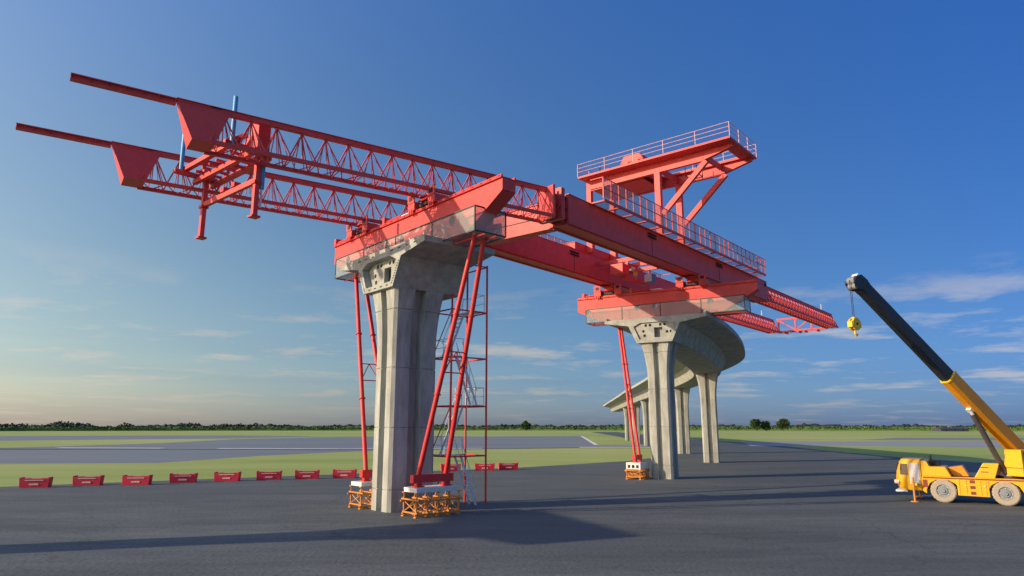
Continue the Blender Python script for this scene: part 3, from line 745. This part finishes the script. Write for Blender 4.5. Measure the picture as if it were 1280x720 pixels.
# local: x along tangent (back is negative), y to the left
X0, X1, Y0, Y1 = -2.6, 0.0, 0.0, 2.0
HT = 14.2
for x, y in ((X1,Y0),(X1,Y1),(X0,Y0),(X0,Y1)):
    MB().tube((x,y,0),(x,y,HT),.06,8).build('pole', REDB, t)
lv = [2.77, 5.61, 8.43, 11.23, 14.1]
for k, z in enumerate(lv):
    m = MB()
    for a, b in (((X0,Y0),(X1,Y0)),((X1,Y0),(X1,Y1)),((X1,Y1),(X0,Y1)),((X0,Y1),(X0,Y0))): m.tube((*a,z),(*b,z),.045,6)
    m.build('level_frame', REDB, t)
    if z < 14:
        s = MB(); x_a = X1 - .9 if k % 2 else X0 + .15
        s.box(x_a, x_a+.8, Y0+.1, Y1-.1, z+.05, z+.09)
        s.build('landing', GALV, t)
        r_ = MB()
        for yy in (Y0+.12, Y1-.12):
            r_.tube((x_a,yy,z+1.1),(x_a+.8,yy,z+1.1),.022,6)
            r_.tube((x_a,yy,z+.05),(x_a,yy,z+1.1),.022,6).tube((x_a+.8,yy,z+.05),(x_a+.8,yy,z+1.1),.022,6)
        xe = x_a+.8 if k % 2 else x_a
        r_.tube((xe,Y0+.12,z+1.1),(xe,Y1-.12,z+1.1),.022,6).tube((xe,Y0+.12,z+.6),(xe,Y1-.12,z+.6),.018,6)
        r_.build('landing_rail', GALV, t)
prev = 0
for k, z in enumerate(lv[:4]):
    x_s, x_e = (X1-.5, X0+.95) if k % 2 == 0 else (X0+.5, X1-.9)
    yy = .55 if k % 2 == 0 else 1.4
    f_ = MB(); n = 10
    for dy in (-.3, .3):
        f_.beam((x_s,yy+dy,prev),(x_e,yy+dy,z+.05),.035,.13)
        f_.tube((x_s,yy+dy,prev+.9),(x_e,yy+dy,z+.95),.02,6)
        for q in (.1,.5,.9):
            zz = prev+(z-prev)*q; xx = x_s+(x_e-x_s)*q; f_.tube((xx,yy+dy,zz),(xx,yy+dy,zz+.9),.018,6)
    for i in range(1, n): f_.box(x_s+(x_e-x_s)*i/n-.1, x_s+(x_e-x_s)*i/n+.1, yy-.28, yy+.28, prev+(z-prev)*i/n-.012, prev+(z-prev)*i/n+.012)
    f_.build('stair_flight', GALV, t)
    b_ = MB().tube((X0,Y1,prev),(X0,Y0,z),.03,6); b_.build('diagonal_brace', REDB, t)
    prev = z

# ------------------------------------------------------------ barrier blocks
def barrier(loc, rz, label):
    t = thing('barrier_block', label, 'barrier', loc, rz, 'red barrier blocks along the apron edge')
    out = [(-.96,0),(.96,0),(1.02,.70),(.9,.70),(.87,.67),(.45,.67),(.42,.64),(-.42,.64),(-.45,.67),(-.87,.67),(-.9,.70),(-1.02,.70)]
    MB().plate(out, [], lambda a, z, d: Vector((a, d, z)), -.32, .32).build('body', REDD, t, bevel=.02)
    MB().box(-.3,.3,-.345,-.322,.19,.30).build('slot_panel', LAMP, t)
    MB().box(-.62,.62,-.345,-.322,.50,.56).build('pale_stripe', LAMP, t)
    m = MB()
    for x in (-.94,.94): m.box(x-.05,x+.05,-.3,.3,.702,.74)
    m.build('lug', REDD, t)
    return t
bp = [(-35.4,52.6),(-32.6,54.4),(-29.1,54.9),(-26.5,57.0),(-23.6,58.6),(-20.6,59.9),(-17.7,61.0),(-14.7,62.0),(-6.2,71.2),(-2.8,72.2),(-.4,73.2)]
where = ['at the far left edge of the photo','second from the left edge of the photo','third from the left edge of the photo','fourth from the left edge','fifth from the left, midway along the row','sixth from the left','seventh, second left of the red legs','eighth, touching the left red legs in view','seen through the stair tower','first one right of the stair tower pole','last at the right end of the row']
bar0 = barrier((bp[0][0], bp[0][1], 0), R(12), 'red barrier block ' + where[0])
for i in range(1, len(bp)):
    o = copy_tree(bar0); o.location = (bp[i][0], bp[i][1], 0); o.rotation_euler = (0,0,R(12 + random.uniform(-7,7))); o['label'] = 'red barrier block ' + where[i]

# ------------------------------------------------------------ mobile crane
W = Vector((25.75, 42.3, 0)); AC = -55
CR = thing('mobile_crane', 'yellow wheeled mobile crane with a long dark boom at the right edge', 'mobile crane', W, frame(AC))
# local: x forward (picture left), y negative = away?  near side is y = +? (left of heading) -> near side at y=+0
NEAR = 0.0; WD = 2.6; fy, by = NEAR, NEAR - WD       # left of heading az-55 is az-145, i.e. towards the camera
def P3(poly, y0, y1, nm, m=YEL, bevel=.03, par=CR):
    return MB().plate(poly, [], lambda a, z, d: Vector((a, d, z)), y0, y1).build(nm, m, par, bevel=bevel)
def arch(cx, r0=.86):
    return [(cx+r0*math.cos(a), .62+r0*math.sin(a)) for a in [R(8), R(45), R(70), R(110), R(135), R(172)]]
# side outline of chassis with arches cut in
ax = [0.0, -3.05, -6.2, -7.8]
pts = [(1.05,.62),(1.05,1.5),(-9.3,1.5),(-9.3,.55)]
low = []
for cx in reversed(ax):
    low += [(cx-.86, .48)] + [(cx+.86*math.cos(a), .62+.74*math.sin(a)) for a in (R(172),R(140),R(112),R(68),R(40),R(8))] + [(cx+.86,.48)]
P3(pts + low, fy-.5, fy, 'chassis_side'); P3(pts + low, by, by+.5, 'chassis_side')
MB().box(-9.3, 1.0, by+.502, fy-.502, .7, 1.45).build('chassis_frame', MAROON, CR)
# cab: rounded front
def cabprof(k): return None
cab = MB(); rings = []
for z, fx, ins in ((.62,2.15,.16),(.8,2.4,.08),(1.25,2.5,.02),(1.75,2.42,.0),(2.3,2.25,.06),(2.48,2.12,.16)):
    y0, y1 = by+ins, fy-ins
    rings.append([Vector((x,y,z)) for x, y in ((1.06,y1),(1.75,y1),(fx-.18,y1-.16),(fx,y1-.55),(fx,y0+.55),(fx-.18,y0+.16),(1.75,y0),(1.06,y0))])
cab.loft(rings).build('cab', YEL, CR, smooth=True, bevel=.03)
MB().add([(2.395,fy-.62,1.62),(2.395,by+.62,1.62),(2.285,by+.62,2.24),(2.285,fy-.62,2.24),(2.46,fy-.62,1.62),(2.46,by+.62,1.62),(2.32,by+.62,2.24),(2.32,fy-.62,2.24)],
         [(0,1,2,3),(4,7,6,5),(0,4,5,1),(1,5,6,2),(2,6,7,3),(3,7,4,0)]).build('windscreen', GLSD, CR)
MB().add([(1.78,fy-.012,1.55),(2.2,fy-.1,1.55),(2.12,fy-.13,2.2),(1.8,fy-.05,2.2),(1.78,fy+.015,1.55),(2.22,fy-.07,1.55),(2.14,fy-.1,2.2),(1.8,fy-.02,2.2)],
         [(0,1,2,3),(4,7,6,5),(0,4,5,1),(1,5,6,2),(2,6,7,3),(3,7,4,0)]).build('side_window', GLSD, CR)
MB().box(1.15,1.68,fy-.02,fy+.012,1.0,2.25).build('cab_door', WHT, CR, bevel=.02)
MB().tube((2.3,fy-.25,1.1),(2.56,fy-.25,1.1),.13,12).build('headlight', LAMP, CR); MB().tube((2.3,by+.25,1.1),(2.56,by+.25,1.1),.13,12).build('headlight', LAMP, CR)
MB().box(1.9,2.55,by+.2,fy-.2,.5,.62).build('bumper', WHT, CR, bevel=.03)
MB().tube((2.2,fy+.02,2.2),(2.35,fy+.14,2.1),.02).box(2.3,2.36,fy+.08,fy+.24,1.85,2.12).build('mirror', DRK, CR)
# engine covers and deck boxes
P3([(1.04,1.503),(1.04,2.42),(.74,2.38),(.6,2.07),(-.22,2.07),(-.48,1.503)], fy-2.5, fy-.03, 'engine_cover')
P3([(-.3,2.0),(-1.05,2.12),(-1.35,1.503),(-.52,1.503)], by+.1, fy-1.0, 'rear_cover', BOOMY)
MB().box(.1,.7,fy-1.9,fy-1.3,2.08,2.35).tube((.55,fy-1.1,2.08),(.55,fy-1.1,2.7),.04).build('exhaust', DRK, CR)
P3([(-1.62,1.503),(-2.12,2.34),(-2.9,2.34),(-2.62,1.503)], fy-.9, fy-.04, 'tool_box')
for z in (1.85, 2.1): MB().box(-2.35+.0,-1.98,fy-.04,fy-.022,z-.02,z+.02).build('vent_slit', DRK, CR)
# skirt box between the wheels with squares, panels, handles
P3([(-.72,.46),(-.72,1.36),(-2.28,1.36),(-2.28,.44)], fy-.4, fy+.035, 'skirt_panel')
for z in (1.28, .96, .64): MB().box(-1.62,-1.36,fy+.036,fy+.045,z-.1,z+.08).build('red_square', MAROON, CR)
for x in (-3.9-.28,):
    for z in (1.22, .95, .68): MB().box(x-.3,x,fy+.001,fy+.012,z-.1,z+.08).build('red_square', MAROON, CR)
MB().box(.78,1.02,fy+.002,fy+.014,.85,1.3).build('red_square', MAROON, CR)
MB().box(-9.2,1.0,fy+.002,fy+.05,1.40,1.46).build('side_rail', MAROON, CR)
for x in (-.85,-1.2,-1.9,-2.15): MB().box(x-.008,x+.008,fy+.036,fy+.042,.5,1.34).build('panel_seam', DRK, CR)
for x in (-1.1,-2.0): MB().tube((x,fy+.05,1.05),(x-.12,fy+.05,1.05),.02).build('panel_handle', GALV, CR)
# wheels
def wheel(cx, side):
    y0, y1 = (fy-.42, fy+.02) if side > 0 else (by-.02, by+.42)
    yo = y1 if side > 0 else y0; s = side
    rad = .68; n = 36
    rings = []
    for yy, rr_ in ((y0, rad*.55),(y0, rad*.9),(y0+.06, rad),(y1-.06, rad),(y1, rad*.9),(y1, rad*.55)):
        rings.append([Vector((cx + rr_*math.cos(2*math.pi*i/n), yy, .68 + rr_*math.sin(2*math.pi*i/n))) for i in range(n)])
    w_ = MB().loft(rings, cap=False).build('wheel', TYRE, CR, smooth=True)
    lg = MB()
    for i in range(24):
        a = 2*math.pi*i/24
        c_ = Vector((cx+math.cos(a)*(rad-.005), 0, .68+math.sin(a)*(rad-.005)))
        d_ = Vector((-math.sin(a),0,math.cos(a)))
        lg.beam(Vector((c_.x,y0+.03,c_.z)), Vector((c_.x,y1-.03,c_.z)), .06, .03, up=Vector((math.cos(a),0,math.sin(a))))
    lg.build('tread', TYRD, w_)
    h = MB(); yi = yo - s*.07
    h.tube((cx,yi-s*.1,.68),(cx,yi,.68), rad*.56, 28)
    h.tube((cx,yi,.68),(cx,yi+s*.05,.68), rad*.36, 24, rad*.3)
    h.tube((cx,yi+s*.05,.68),(cx,yi+s*.13,.68), rad*.17, 18, rad*.13)
    h.build('rim', HUB, w_, smooth=True)
    b_ = MB()
    for i in range(8):
        a = 2*math.pi*i/8; b_.tube((cx+rad*.44*math.cos(a),yi,.68+rad*.44*math.sin(a)),(cx+rad*.44*math.cos(a),yi+s*.03,.68+rad*.44*math.sin(a)),.022,6)
    b_.build('wheel_nut', GALV, w_)
for cx in ax: wheel(cx, 1); wheel(cx, -1)
# outriggers
for yy in (fy+.42, by-.42):
    o_ = MB().box(1.3,1.5,min(yy,0) if yy<0 else fy-.1,max(yy,0) if yy>0 else by+.1,.95,1.1).build('outrigger', YEL, CR)
    MB().tube((1.5,yy,.04),(1.5,yy,1.42),.06,10).build('jack', ORG, o_)
    MB().tube((1.5,yy,0),(1.5,yy,.05),.24,16).build('jack_pad', ORG, o_)
# turret slewed towards the camera's left
AB = -110
piv = Vector((-3.62, -1.3, 0))                      # local to the crane
TU = bpy.data.objects.new('turret', None); COL.objects.link(TU); TU.parent = CR; TU.location = (piv.x, piv.y, 0); TU.rotation_euler = (0,0,frame(AB)-frame(AC))
MB().tube((0,0,1.46),(0,0,1.62),1.0,32).build('slew_ring', DRK, TU)
for y in (-.62, .62):
    MB().plate([(-.1,1.63),(-.1,2.0),(-.3,2.6),(-.8,2.95),(-1.3,2.95),(-1.9,2.4),(-1.9,1.63)], [], lambda a, z, d: Vector((a, d, z)), y-.1, y+.1).build('side_frame', YEL, TU, bevel=.02)
MB().box(-2.0,.7,-.5,.5,1.63,2.1).build('turntable', YEL, TU)
MB().box(.0,1.15,.3,1.25,1.66,3.15).build('operator_cab', YEL, TU, bevel=.05)
MB().box(.15,.95,1.252,1.27,2.3,3.0).build('cab_window', GLSD, TU)
MB().box(1.152,1.165,.32,1.23,2.12,2.15).build('panel_seam', DRK, TU)
MB().box(-2.9,-1.95,-1.0,1.0,1.7,2.6).build('counterweight', YEL, TU, bevel=.06)
# boom: pivot at rear top of turret
b0 = Vector((-1.0, 0, 2.6)); LB = 15.2; el = R(40)
bd = Vector((math.cos(el), 0, math.sin(el))); bn = Vector((-math.sin(el), 0, math.cos(el)))
def boomsec(a, b, w, h, nm, m, off=0):
    rings = []
    prof = [(-w/2,h*.5),(-w/2,-h*.28),(-w*.3,-h*.5),(w*.3,-h*.5),(w/2,-h*.28),(w/2,h*.5)]
    for s_ in (a, b): rings.append([b0 + bd*s_ + Vector((0,yy,0)) + bn*(zz+off) for yy, zz in prof])
    return MB().loft(rings).build(nm, m, TU, bevel=.015)
boomsec(-.6, 7.15, .66, .86, 'base_boom', BOOMY)
boomsec(7.16, 7.27, .70, .90, 'boom_collar', YHOOK)
boomsec(7.28, LB-.5, .56, .74, 'inner_boom', BOOMD)
boomsec(LB-.5, LB-.1, .6, .78, 'head_collar', BOOMD)
hd = MB()
tipc = b0 + bd*LB
for y in (-.3, .3): hd.plate([(-.35,.5),(.35,.42),(.62,0),(.5,-.5),(.0,-.62),(-.35,-.4)], [], lambda a, z, d: tipc + bd*a*.8 + bn*z*.8 + Vector((0,d,0)), y-.04, y+.04)
hd.build('boom_head', BOOMD, TU)
MB().tube(tipc+bd*.3-bn*.1+Vector((0,-.25,0)), tipc+bd*.3-bn*.1+Vector((0,.25,0)), .24, 16).tube(tipc-bn*.35+bd*.1+Vector((0,-.25,0)), tipc-bn*.35+bd*.1+Vector((0,.25,0)), .18, 16).build('sheave', HUB, TU)
MB().box(0,.02,-.2,.2,0,.3).build('head_plate', WHT, TU, tf=lambda v: tipc + bd*(.38+v.x) + Vector((0,v.y,0)) + bn*(v.z+.05))
rb = b0 + bd*4.9 - bn*.45
ra = Vector((.75, 0, 1.75))
mid = ra.lerp(rb, .93)
MB().tube(ra, mid, .15, 14).build('lift_cylinder', CYL, TU, smooth=True)
MB().tube(mid, rb, .1, 12).build('cylinder_rod', GALV, TU, smooth=True)
MB().box(-.13,.13,-.15,.15,-.12,.1).build('cylinder_lug', GALV, TU, tf=lambda v: rb + bd*v.x + Vector((0,v.y,0)) + bn*v.z)
MB().tube((.72,-.3,1.72),(.72,.3,1.72),.13,12).build('cylinder_pin', WHT, TU)
# hook block hanging from the head, a thing of its own
bpy.context.view_layer.update()
hp = TU.matrix_world @ (tipc + bd*.42 - bn*.3)
hk = thing('crane_hook_block', 'yellow hook block hanging on ropes from the tip of the dark crane boom', 'hook block', (hp.x, hp.y, hp.z-2.5), R(30))
for x in (-.07, .07): MB().tube((x,0,.4),(x*.8,0,2.6),.018,6).build('rope', DRK, hk)
MB().plate(circle(0,.1,.36,14), [], lambda a, z, d: Vector((a, d, z)), -.17, -.05).plate(circle(0,.1,.36,14), [], lambda a, z, d: Vector((a, d, z)), .05, .17).build('cheek', YHOOK, hk, bevel=.02)
MB().box(-.42,-.2,-.15,.15,-.1,.25).box(.2,.42,-.15,.15,-.1,.25).box(-.1,.1,-.1,.1,.3,.5).build('weight', YHOOK, hk, bevel=.03)
MB().tube((-.0,-.2,.1),(0,.2,.1),.07,10).build('axle', DRK, hk)
MB().tube((0,0,-.26),(0,0,-.45),.06).tube((0,0,-.45),(.12,0,-.56),.055).tube((.12,0,-.56),(.2,0,-.44),.04).build('hook', YHOOK, hk)

# ------------------------------------------------------------ trees, hedges, far buildings
def leaf_mat(name, c1, c2):
    m = bpy.data.materials.new(name); m.use_nodes = True; N = m.node_tree.nodes; Lk = m.node_tree.links; b = N['Principled BSDF']
    b.inputs['Roughness'].default_value = .8; b.inputs['Specular IOR Level'].default_value = .2
    tc = N.new('ShaderNodeTexCoord'); n = N.new('ShaderNodeTexNoise'); n.inputs['Scale'].default_value = .15; n.inputs['Detail'].default_value = 6
    Lk.new(tc.outputs['Object'], n.inputs['Vector'])
    cr = N.new('ShaderNodeValToRGB'); cr.color_ramp.elements[0].position = .35; cr.color_ramp.elements[1].position = .65
    cr.color_ramp.elements[0].color = (*c1,1); cr.color_ramp.elements[1].color = (*c2,1)
    Lk.new(n.outputs['Fac'], cr.inputs[0]); Lk.new(cr.outputs[0], b.inputs['Base Color'])
    return m
LEAFD = leaf_mat('dark_far_foliage', (.022,.034,.034), (.038,.055,.045))
LEAFG = leaf_mat('green_foliage', (.03,.055,.02), (.06,.10,.03))
HEDGE = leaf_mat('hedge_foliage', (.07,.13,.03), (.10,.18,.045))
BARK = mat('tree_bark', (.09,.07,.05), .9, 0, .2, 3)
def leaves(mb, c, r, rz_, n, s, rnd):
    for _ in range(n):
        while True:
            p_ = Vector((rnd.uniform(-1,1), rnd.uniform(-1,1), rnd.uniform(-1,1)))
            if p_.length <= 1: break
        p_ = Vector((c[0]+p_.x*r, c[1]+p_.y*r, max(.1, c[2]+p_.z*rz_)))
        a = Vector((rnd.gauss(0,1),rnd.gauss(0,1),rnd.gauss(0,1))).normalized(); b = a.orthogonal().normalized(); k = s*rnd.uniform(.6,1.3)
        o = len(mb.v); cc = a.cross(b)
        mb.v += [p_+b*k, p_+cc*k, p_-b*k, p_-cc*k]; mb.f.append((o,o+1,o+2,o+3))
rnd = random.Random(3)
wood = MB(); hedge = MB()
ang = -62
while ang < 62:
    a = R(ang); d = 690 + rnd.uniform(-25, 60)
    x, y = math.sin(a)*d/math.cos(a*.6), math.cos(a)*d/math.cos(a*.6)
    hfac = .75 + .35*math.sin(ang*1.7) + .25*math.sin(ang*.55+1)
    hfac = hfac*1.15 if ang < -22 else max(.72, hfac*.8)
    h = max(2.6, 5.2*hfac*rnd.uniform(.6, 1.3)); r_ = rnd.uniform(4, 8)
    leaves(wood, (x, y, h*.5), r_, h*.55, 120, .95, rnd)
    if rnd.random() < .35: leaves(wood, (x+rnd.uniform(-4,4), y, h*.9), r_*.45, h*.35, 30, .9, rnd)
    ang += .24
ang = -62
while ang < 62:
    a = R(ang); d = 655
    x, y = math.sin(a)*d/math.cos(a*.6), math.cos(a)*d/math.cos(a*.6)
    leaves(hedge, (x, y, 1.9), 3.0, 1.7, 60, .6, rnd); ang += .17
def ridge(mb, d, h, w, rn, step=.16):
    rings = []; a_ = -62
    while a_ < 62:
        a = R(a_); k = d/math.cos(a*.6); rx, ry = math.sin(a), math.cos(a); hh = h*rn.uniform(.75, 1.15)*(1 + .25*math.sin(a_*.9))
        rings.append([Vector((rx*(k-w), ry*(k-w), 0)), Vector((rx*(k-w*.6), ry*(k-w*.6), hh*.8)), Vector((rx*k, ry*k, hh)), Vector((rx*(k+w), ry*(k+w), 0))]); a_ += step
    mb.loft(rings)
ridge(wood, 700, 4.6, 8, rnd); ridge(hedge, 655, 2.9, 3, rnd)
tag(wood.build('distant_wood', LEAFD), 'dark band of far trees along the whole horizon', 'wood', None, 'stuff')
tag(hedge.build('distant_hedge', HEDGE), 'low green hedge in front of the far trees', 'hedge', None, 'stuff')
def tree(x, y, H, r_, label):
    t = thing('tree', label, 'tree', (x,y,0), 0, 'round trees on the right horizon')
    m = MB().tube((0,0,0),(0,0,H*.45),.45,8,.25)
    for k in range(6):
        a = k*1.05; m.tube((0,0,H*.3+.2*k),(math.cos(a)*r_*.6,math.sin(a)*r_*.6,H*.55+.3*k),.18,6,.06)
    m.build('trunk', BARK, t)
    c = MB(); rn = random.Random(int(x))
    for k in range(16):
        a = rn.uniform(0,6.28); q = rn.uniform(0,.65)*r_
        leaves(c, (math.cos(a)*q, math.sin(a)*q, H*rn.uniform(.25,.8)), r_*rn.uniform(.32,.48), H*rn.uniform(.16,.24), 130, .5, rn)
    c.build('crown', LEAFG, t)
tree(207, 590, 10.6, 5.8, 'left one of the big round trees standing out above the right horizon')
tree(216, 592, 9.0, 4.6, 'small round tree between the two big ones on the right horizon')
tree(229, 588, 11.0, 6.4, 'right one of the big round trees standing out above the right horizon')
tree(12, 600, 8.6, 5.0, 'round tree on the horizon seen left of the thin leaning red legs')
def house(x, y, w, d, h, wall, roofc, label, rz=0):
    t = thing('farm_building', label, 'building', (x,y,0), rz, 'small buildings on the right horizon')
    MB().box(-w/2,w/2,-d/2,d/2,0,h).build('wall', wall, t)
    MB().plate([(-d/2-.4,h+.003),(d/2+.4,h+.003),(0,h+h*.5)], [], lambda a, z, e: Vector((e, a, z)), -w/2-.3, w/2+.3).build('roof', roofc, t)
    for k in (-.3, 0, .3): MB().box(k*w-.8,k*w+.8,-d/2-.03,-d/2-.003,h*.3,h*.7).build('window', GLSD, t)
WALL = mat('pale_render_wall', (.5,.45,.4), .9); ROOF = mat('red_roof_tiles', (.22,.09,.07), .9); SHED = mat('dark_shed_cladding', (.05,.055,.07), .7)
house(330, 715, 14, 8, 3.9, WALL, SHED, 'small pale building with grey roof among the far right trees')
house(296, 708, 13, 8, 3.9, ROOF, ROOF, 'low reddish building half hidden behind the hedge at the right')
house(352, 560, 22, 12, 1.9, SHED, SHED, 'long low dark shed on the horizon above the crane chassis')

# ------------------------------------------------------------ light, sky, camera
SUN_AZ = -107.0; SUN_EL = 19.5
w = bpy.data.worlds.new('World'); S.world = w; w.use_nodes = True
nt = w.node_tree; N = nt.nodes; Lk = nt.links
bg = N['Background']; bg.inputs['Strength'].default_value = .119
sky = N.new('ShaderNodeTexSky'); sky.sky_type = 'NISHITA'; sky.sun_disc = False
sky.sun_elevation = R(SUN_EL); sky.sun_rotation = R(SUN_AZ)
sky.air_density = 1.0; sky.dust_density = .6; sky.ozone_density = 2.5; sky.altitude = 0
tc = N.new('ShaderNodeTexCoord'); sx = N.new('ShaderNodeSeparateXYZ'); Lk.new(tc.outputs['Generated'], sx.inputs[0])
zz = N.new('ShaderNodeMath'); zz.operation = 'ADD'; zz.inputs[1].default_value = .06; Lk.new(sx.outputs['Z'], zz.inputs[0])
zm = N.new('ShaderNodeMath'); zm.operation = 'MAXIMUM'; zm.inputs[1].default_value = .03; Lk.new(zz.outputs[0], zm.inputs[0])
dx = N.new('ShaderNodeMath'); dx.operation = 'DIVIDE'; Lk.new(sx.outputs['X'], dx.inputs[0]); Lk.new(zm.outputs[0], dx.inputs[1])
dy = N.new('ShaderNodeMath'); dy.operation = 'DIVIDE'; Lk.new(sx.outputs['Y'], dy.inputs[0]); Lk.new(zm.outputs[0], dy.inputs[1])
cb = N.new('ShaderNodeCombineXYZ'); Lk.new(dx.outputs[0], cb.inputs[0]); Lk.new(dy.outputs[0], cb.inputs[1])
cn = N.new('ShaderNodeTexNoise'); cn.inputs['Scale'].default_value = 1.0; cn.inputs['Detail'].default_value = 9; cn.inputs['Roughness'].default_value = .62; cn.inputs['Distortion'].default_value = .12
cm = N.new('ShaderNodeMapping'); cm.inputs['Scale'].default_value = (.85, .9, 1); cm.inputs['Location'].default_value = (7.3, 4.2, 0); Lk.new(cb.outputs[0], cm.inputs[0]); Lk.new(cm.outputs[0], cn.inputs['Vector'])
cr = N.new('ShaderNodeValToRGB'); cr.color_ramp.elements[0].position = .52; cr.color_ramp.elements[0].color = (0,0,0,1); cr.color_ramp.elements[1].position = .66
Lk.new(cn.outputs['Fac'], cr.inputs[0])
# clouds only in a low band
em = N.new('ShaderNodeValToRGB'); e = em.color_ramp.elements; e[0].position = 0.0; e[0].color = (.5,.5,.5,1); e[1].position = .22; e[1].color = (0,0,0,1)
x_ = em.color_ramp.elements.new(.12); x_.color = (.85,.85,.85,1)
Lk.new(sx.outputs['Z'], em.inputs[0])
mu = N.new('ShaderNodeMath'); mu.operation = 'MULTIPLY'; Lk.new(cr.outputs[0], mu.inputs[0]); Lk.new(em.outputs[0], mu.inputs[1])
# air colour by direction: clearer and bluer away from the sun and upwards
def math_(op, a, b=None, clamp=False):
    n = N.new('ShaderNodeMath'); n.operation = op; n.use_clamp = clamp
    for k, v in enumerate((a, b)):
        if v is None: continue
        if isinstance(v, (int, float)): n.inputs[k].default_value = v
        else: Lk.new(v, n.inputs[k])
    return n.outputs[0]
X = math_('MAXIMUM', math_('MINIMUM', sx.outputs['X'], .8), -.8); Z = math_('MAXIMUM', math_('MINIMUM', sx.outputs['Z'], .6), 0)
BK = math_('MULTIPLY', math_('MAXIMUM', math_('MULTIPLY', sx.outputs['Y'], -1), 0), 1.6, True)   # unseen sky behind the viewer, brightened as added fill for shaded faces
XZ = math_('MULTIPLY', X, Z); E_ = math_('EXPONENT', math_('MULTIPLY', Z, -12))
comb = N.new('ShaderNodeCombineXYZ')
for k, (a, b, c, d, e_) in enumerate(((-.70,-1.29,.209,-.554,-.16),(-.56,-.808,.796,-.034,-.08),(-.51,-.138,1.453,-.323,.44))):
    t_ = math_('ADD', math_('ADD', math_('MULTIPLY', X, b), math_('MULTIPLY', Z, c)), math_('ADD', math_('MULTIPLY', XZ, d), math_('MULTIPLY', E_, e_)))
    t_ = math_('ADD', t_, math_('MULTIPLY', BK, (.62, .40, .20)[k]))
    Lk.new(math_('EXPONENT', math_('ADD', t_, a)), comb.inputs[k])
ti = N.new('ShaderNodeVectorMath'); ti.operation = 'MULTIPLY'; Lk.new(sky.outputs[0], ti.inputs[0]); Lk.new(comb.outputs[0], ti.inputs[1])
hs = N.new('ShaderNodeHueSaturation'); hs.inputs['Saturation'].default_value = .32; hs.inputs['Value'].default_value = 1.08; Lk.new(ti.outputs[0], hs.inputs['Color'])
wm = N.new('ShaderNodeVectorMath'); wm.operation = 'MULTIPLY'; wm.inputs[1].default_value = (1.12, 1.0, .88); Lk.new(hs.outputs[0], wm.inputs[0])
# dull low bands
n2 = N.new('ShaderNodeTexNoise'); n2.inputs['Scale'].default_value = 2.2; n2.inputs['Detail'].default_value = 6
m2 = N.new('ShaderNodeMapping'); m2.inputs['Scale'].default_value = (.7, .7, 14); m2.inputs['Location'].default_value = (.4, .2, .35); Lk.new(tc.outputs['Generated'], m2.inputs[0]); Lk.new(m2.outputs[0], n2.inputs['Vector'])
b2 = N.new('ShaderNodeMapRange'); b2.inputs[1].default_value = .45; b2.inputs[2].default_value = .65; b2.inputs[3].default_value = 0; b2.inputs[4].default_value = .75; Lk.new(n2.outputs['Fac'], b2.inputs[0])
lw = N.new('ShaderNodeMapRange'); lw.inputs[1].default_value = .02; lw.inputs[2].default_value = .16; lw.inputs[3].default_value = 1; lw.inputs[4].default_value = 0; Lk.new(sx.outputs['Z'], lw.inputs[0])
dm = N.new('ShaderNodeMix'); dm.data_type = 'RGBA'; Lk.new(math_('MULTIPLY', b2.outputs[0], lw.outputs[0]), dm.inputs[0]); Lk.new(ti.outputs[0], dm.inputs[6])
dk = N.new('ShaderNodeVectorMath'); dk.operation = 'MULTIPLY'; dk.inputs[1].default_value = (.84, .88, .96); Lk.new(ti.outputs[0], dk.inputs[0]); Lk.new(dk.outputs[0], dm.inputs[7])
mx = N.new('ShaderNodeMix'); mx.data_type = 'RGBA'; Lk.new(mu.outputs[0], mx.inputs[0]); Lk.new(dm.outputs[2], mx.inputs[6]); Lk.new(wm.outputs[0], mx.inputs[7])
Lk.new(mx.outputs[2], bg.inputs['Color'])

sl = bpy.data.lights.new('sun', 'SUN'); sl.energy = 4.5; sl.angle = R(.5); sl.color = (1, .80, .56)
so = bpy.data.objects.new('sun', sl); COL.objects.link(so)
sd = Vector((math.sin(R(SUN_AZ))*math.cos(R(SUN_EL)), math.cos(R(SUN_AZ))*math.cos(R(SUN_EL)), math.sin(R(SUN_EL))))
so.rotation_euler = sd.to_track_quat('Z', 'Y').to_euler(); so.location = (-60, -20, 60)

cd = bpy.data.cameras.new('camera'); cd.sensor_width = 36; cd.lens = 853/1280*36; cd.clip_end = 12000; cd.clip_start = .1
co = bpy.data.objects.new('camera', cd); COL.objects.link(co); co.location = (0, 0, CAMH)
co.rotation_euler = (R(90) + math.atan(172/853), 0, 0)
S.camera = co
S.view_settings.view_transform = 'Standard'; S.view_settings.look = 'None'; S.view_settings.exposure = .2; S.view_settings.gamma = 1
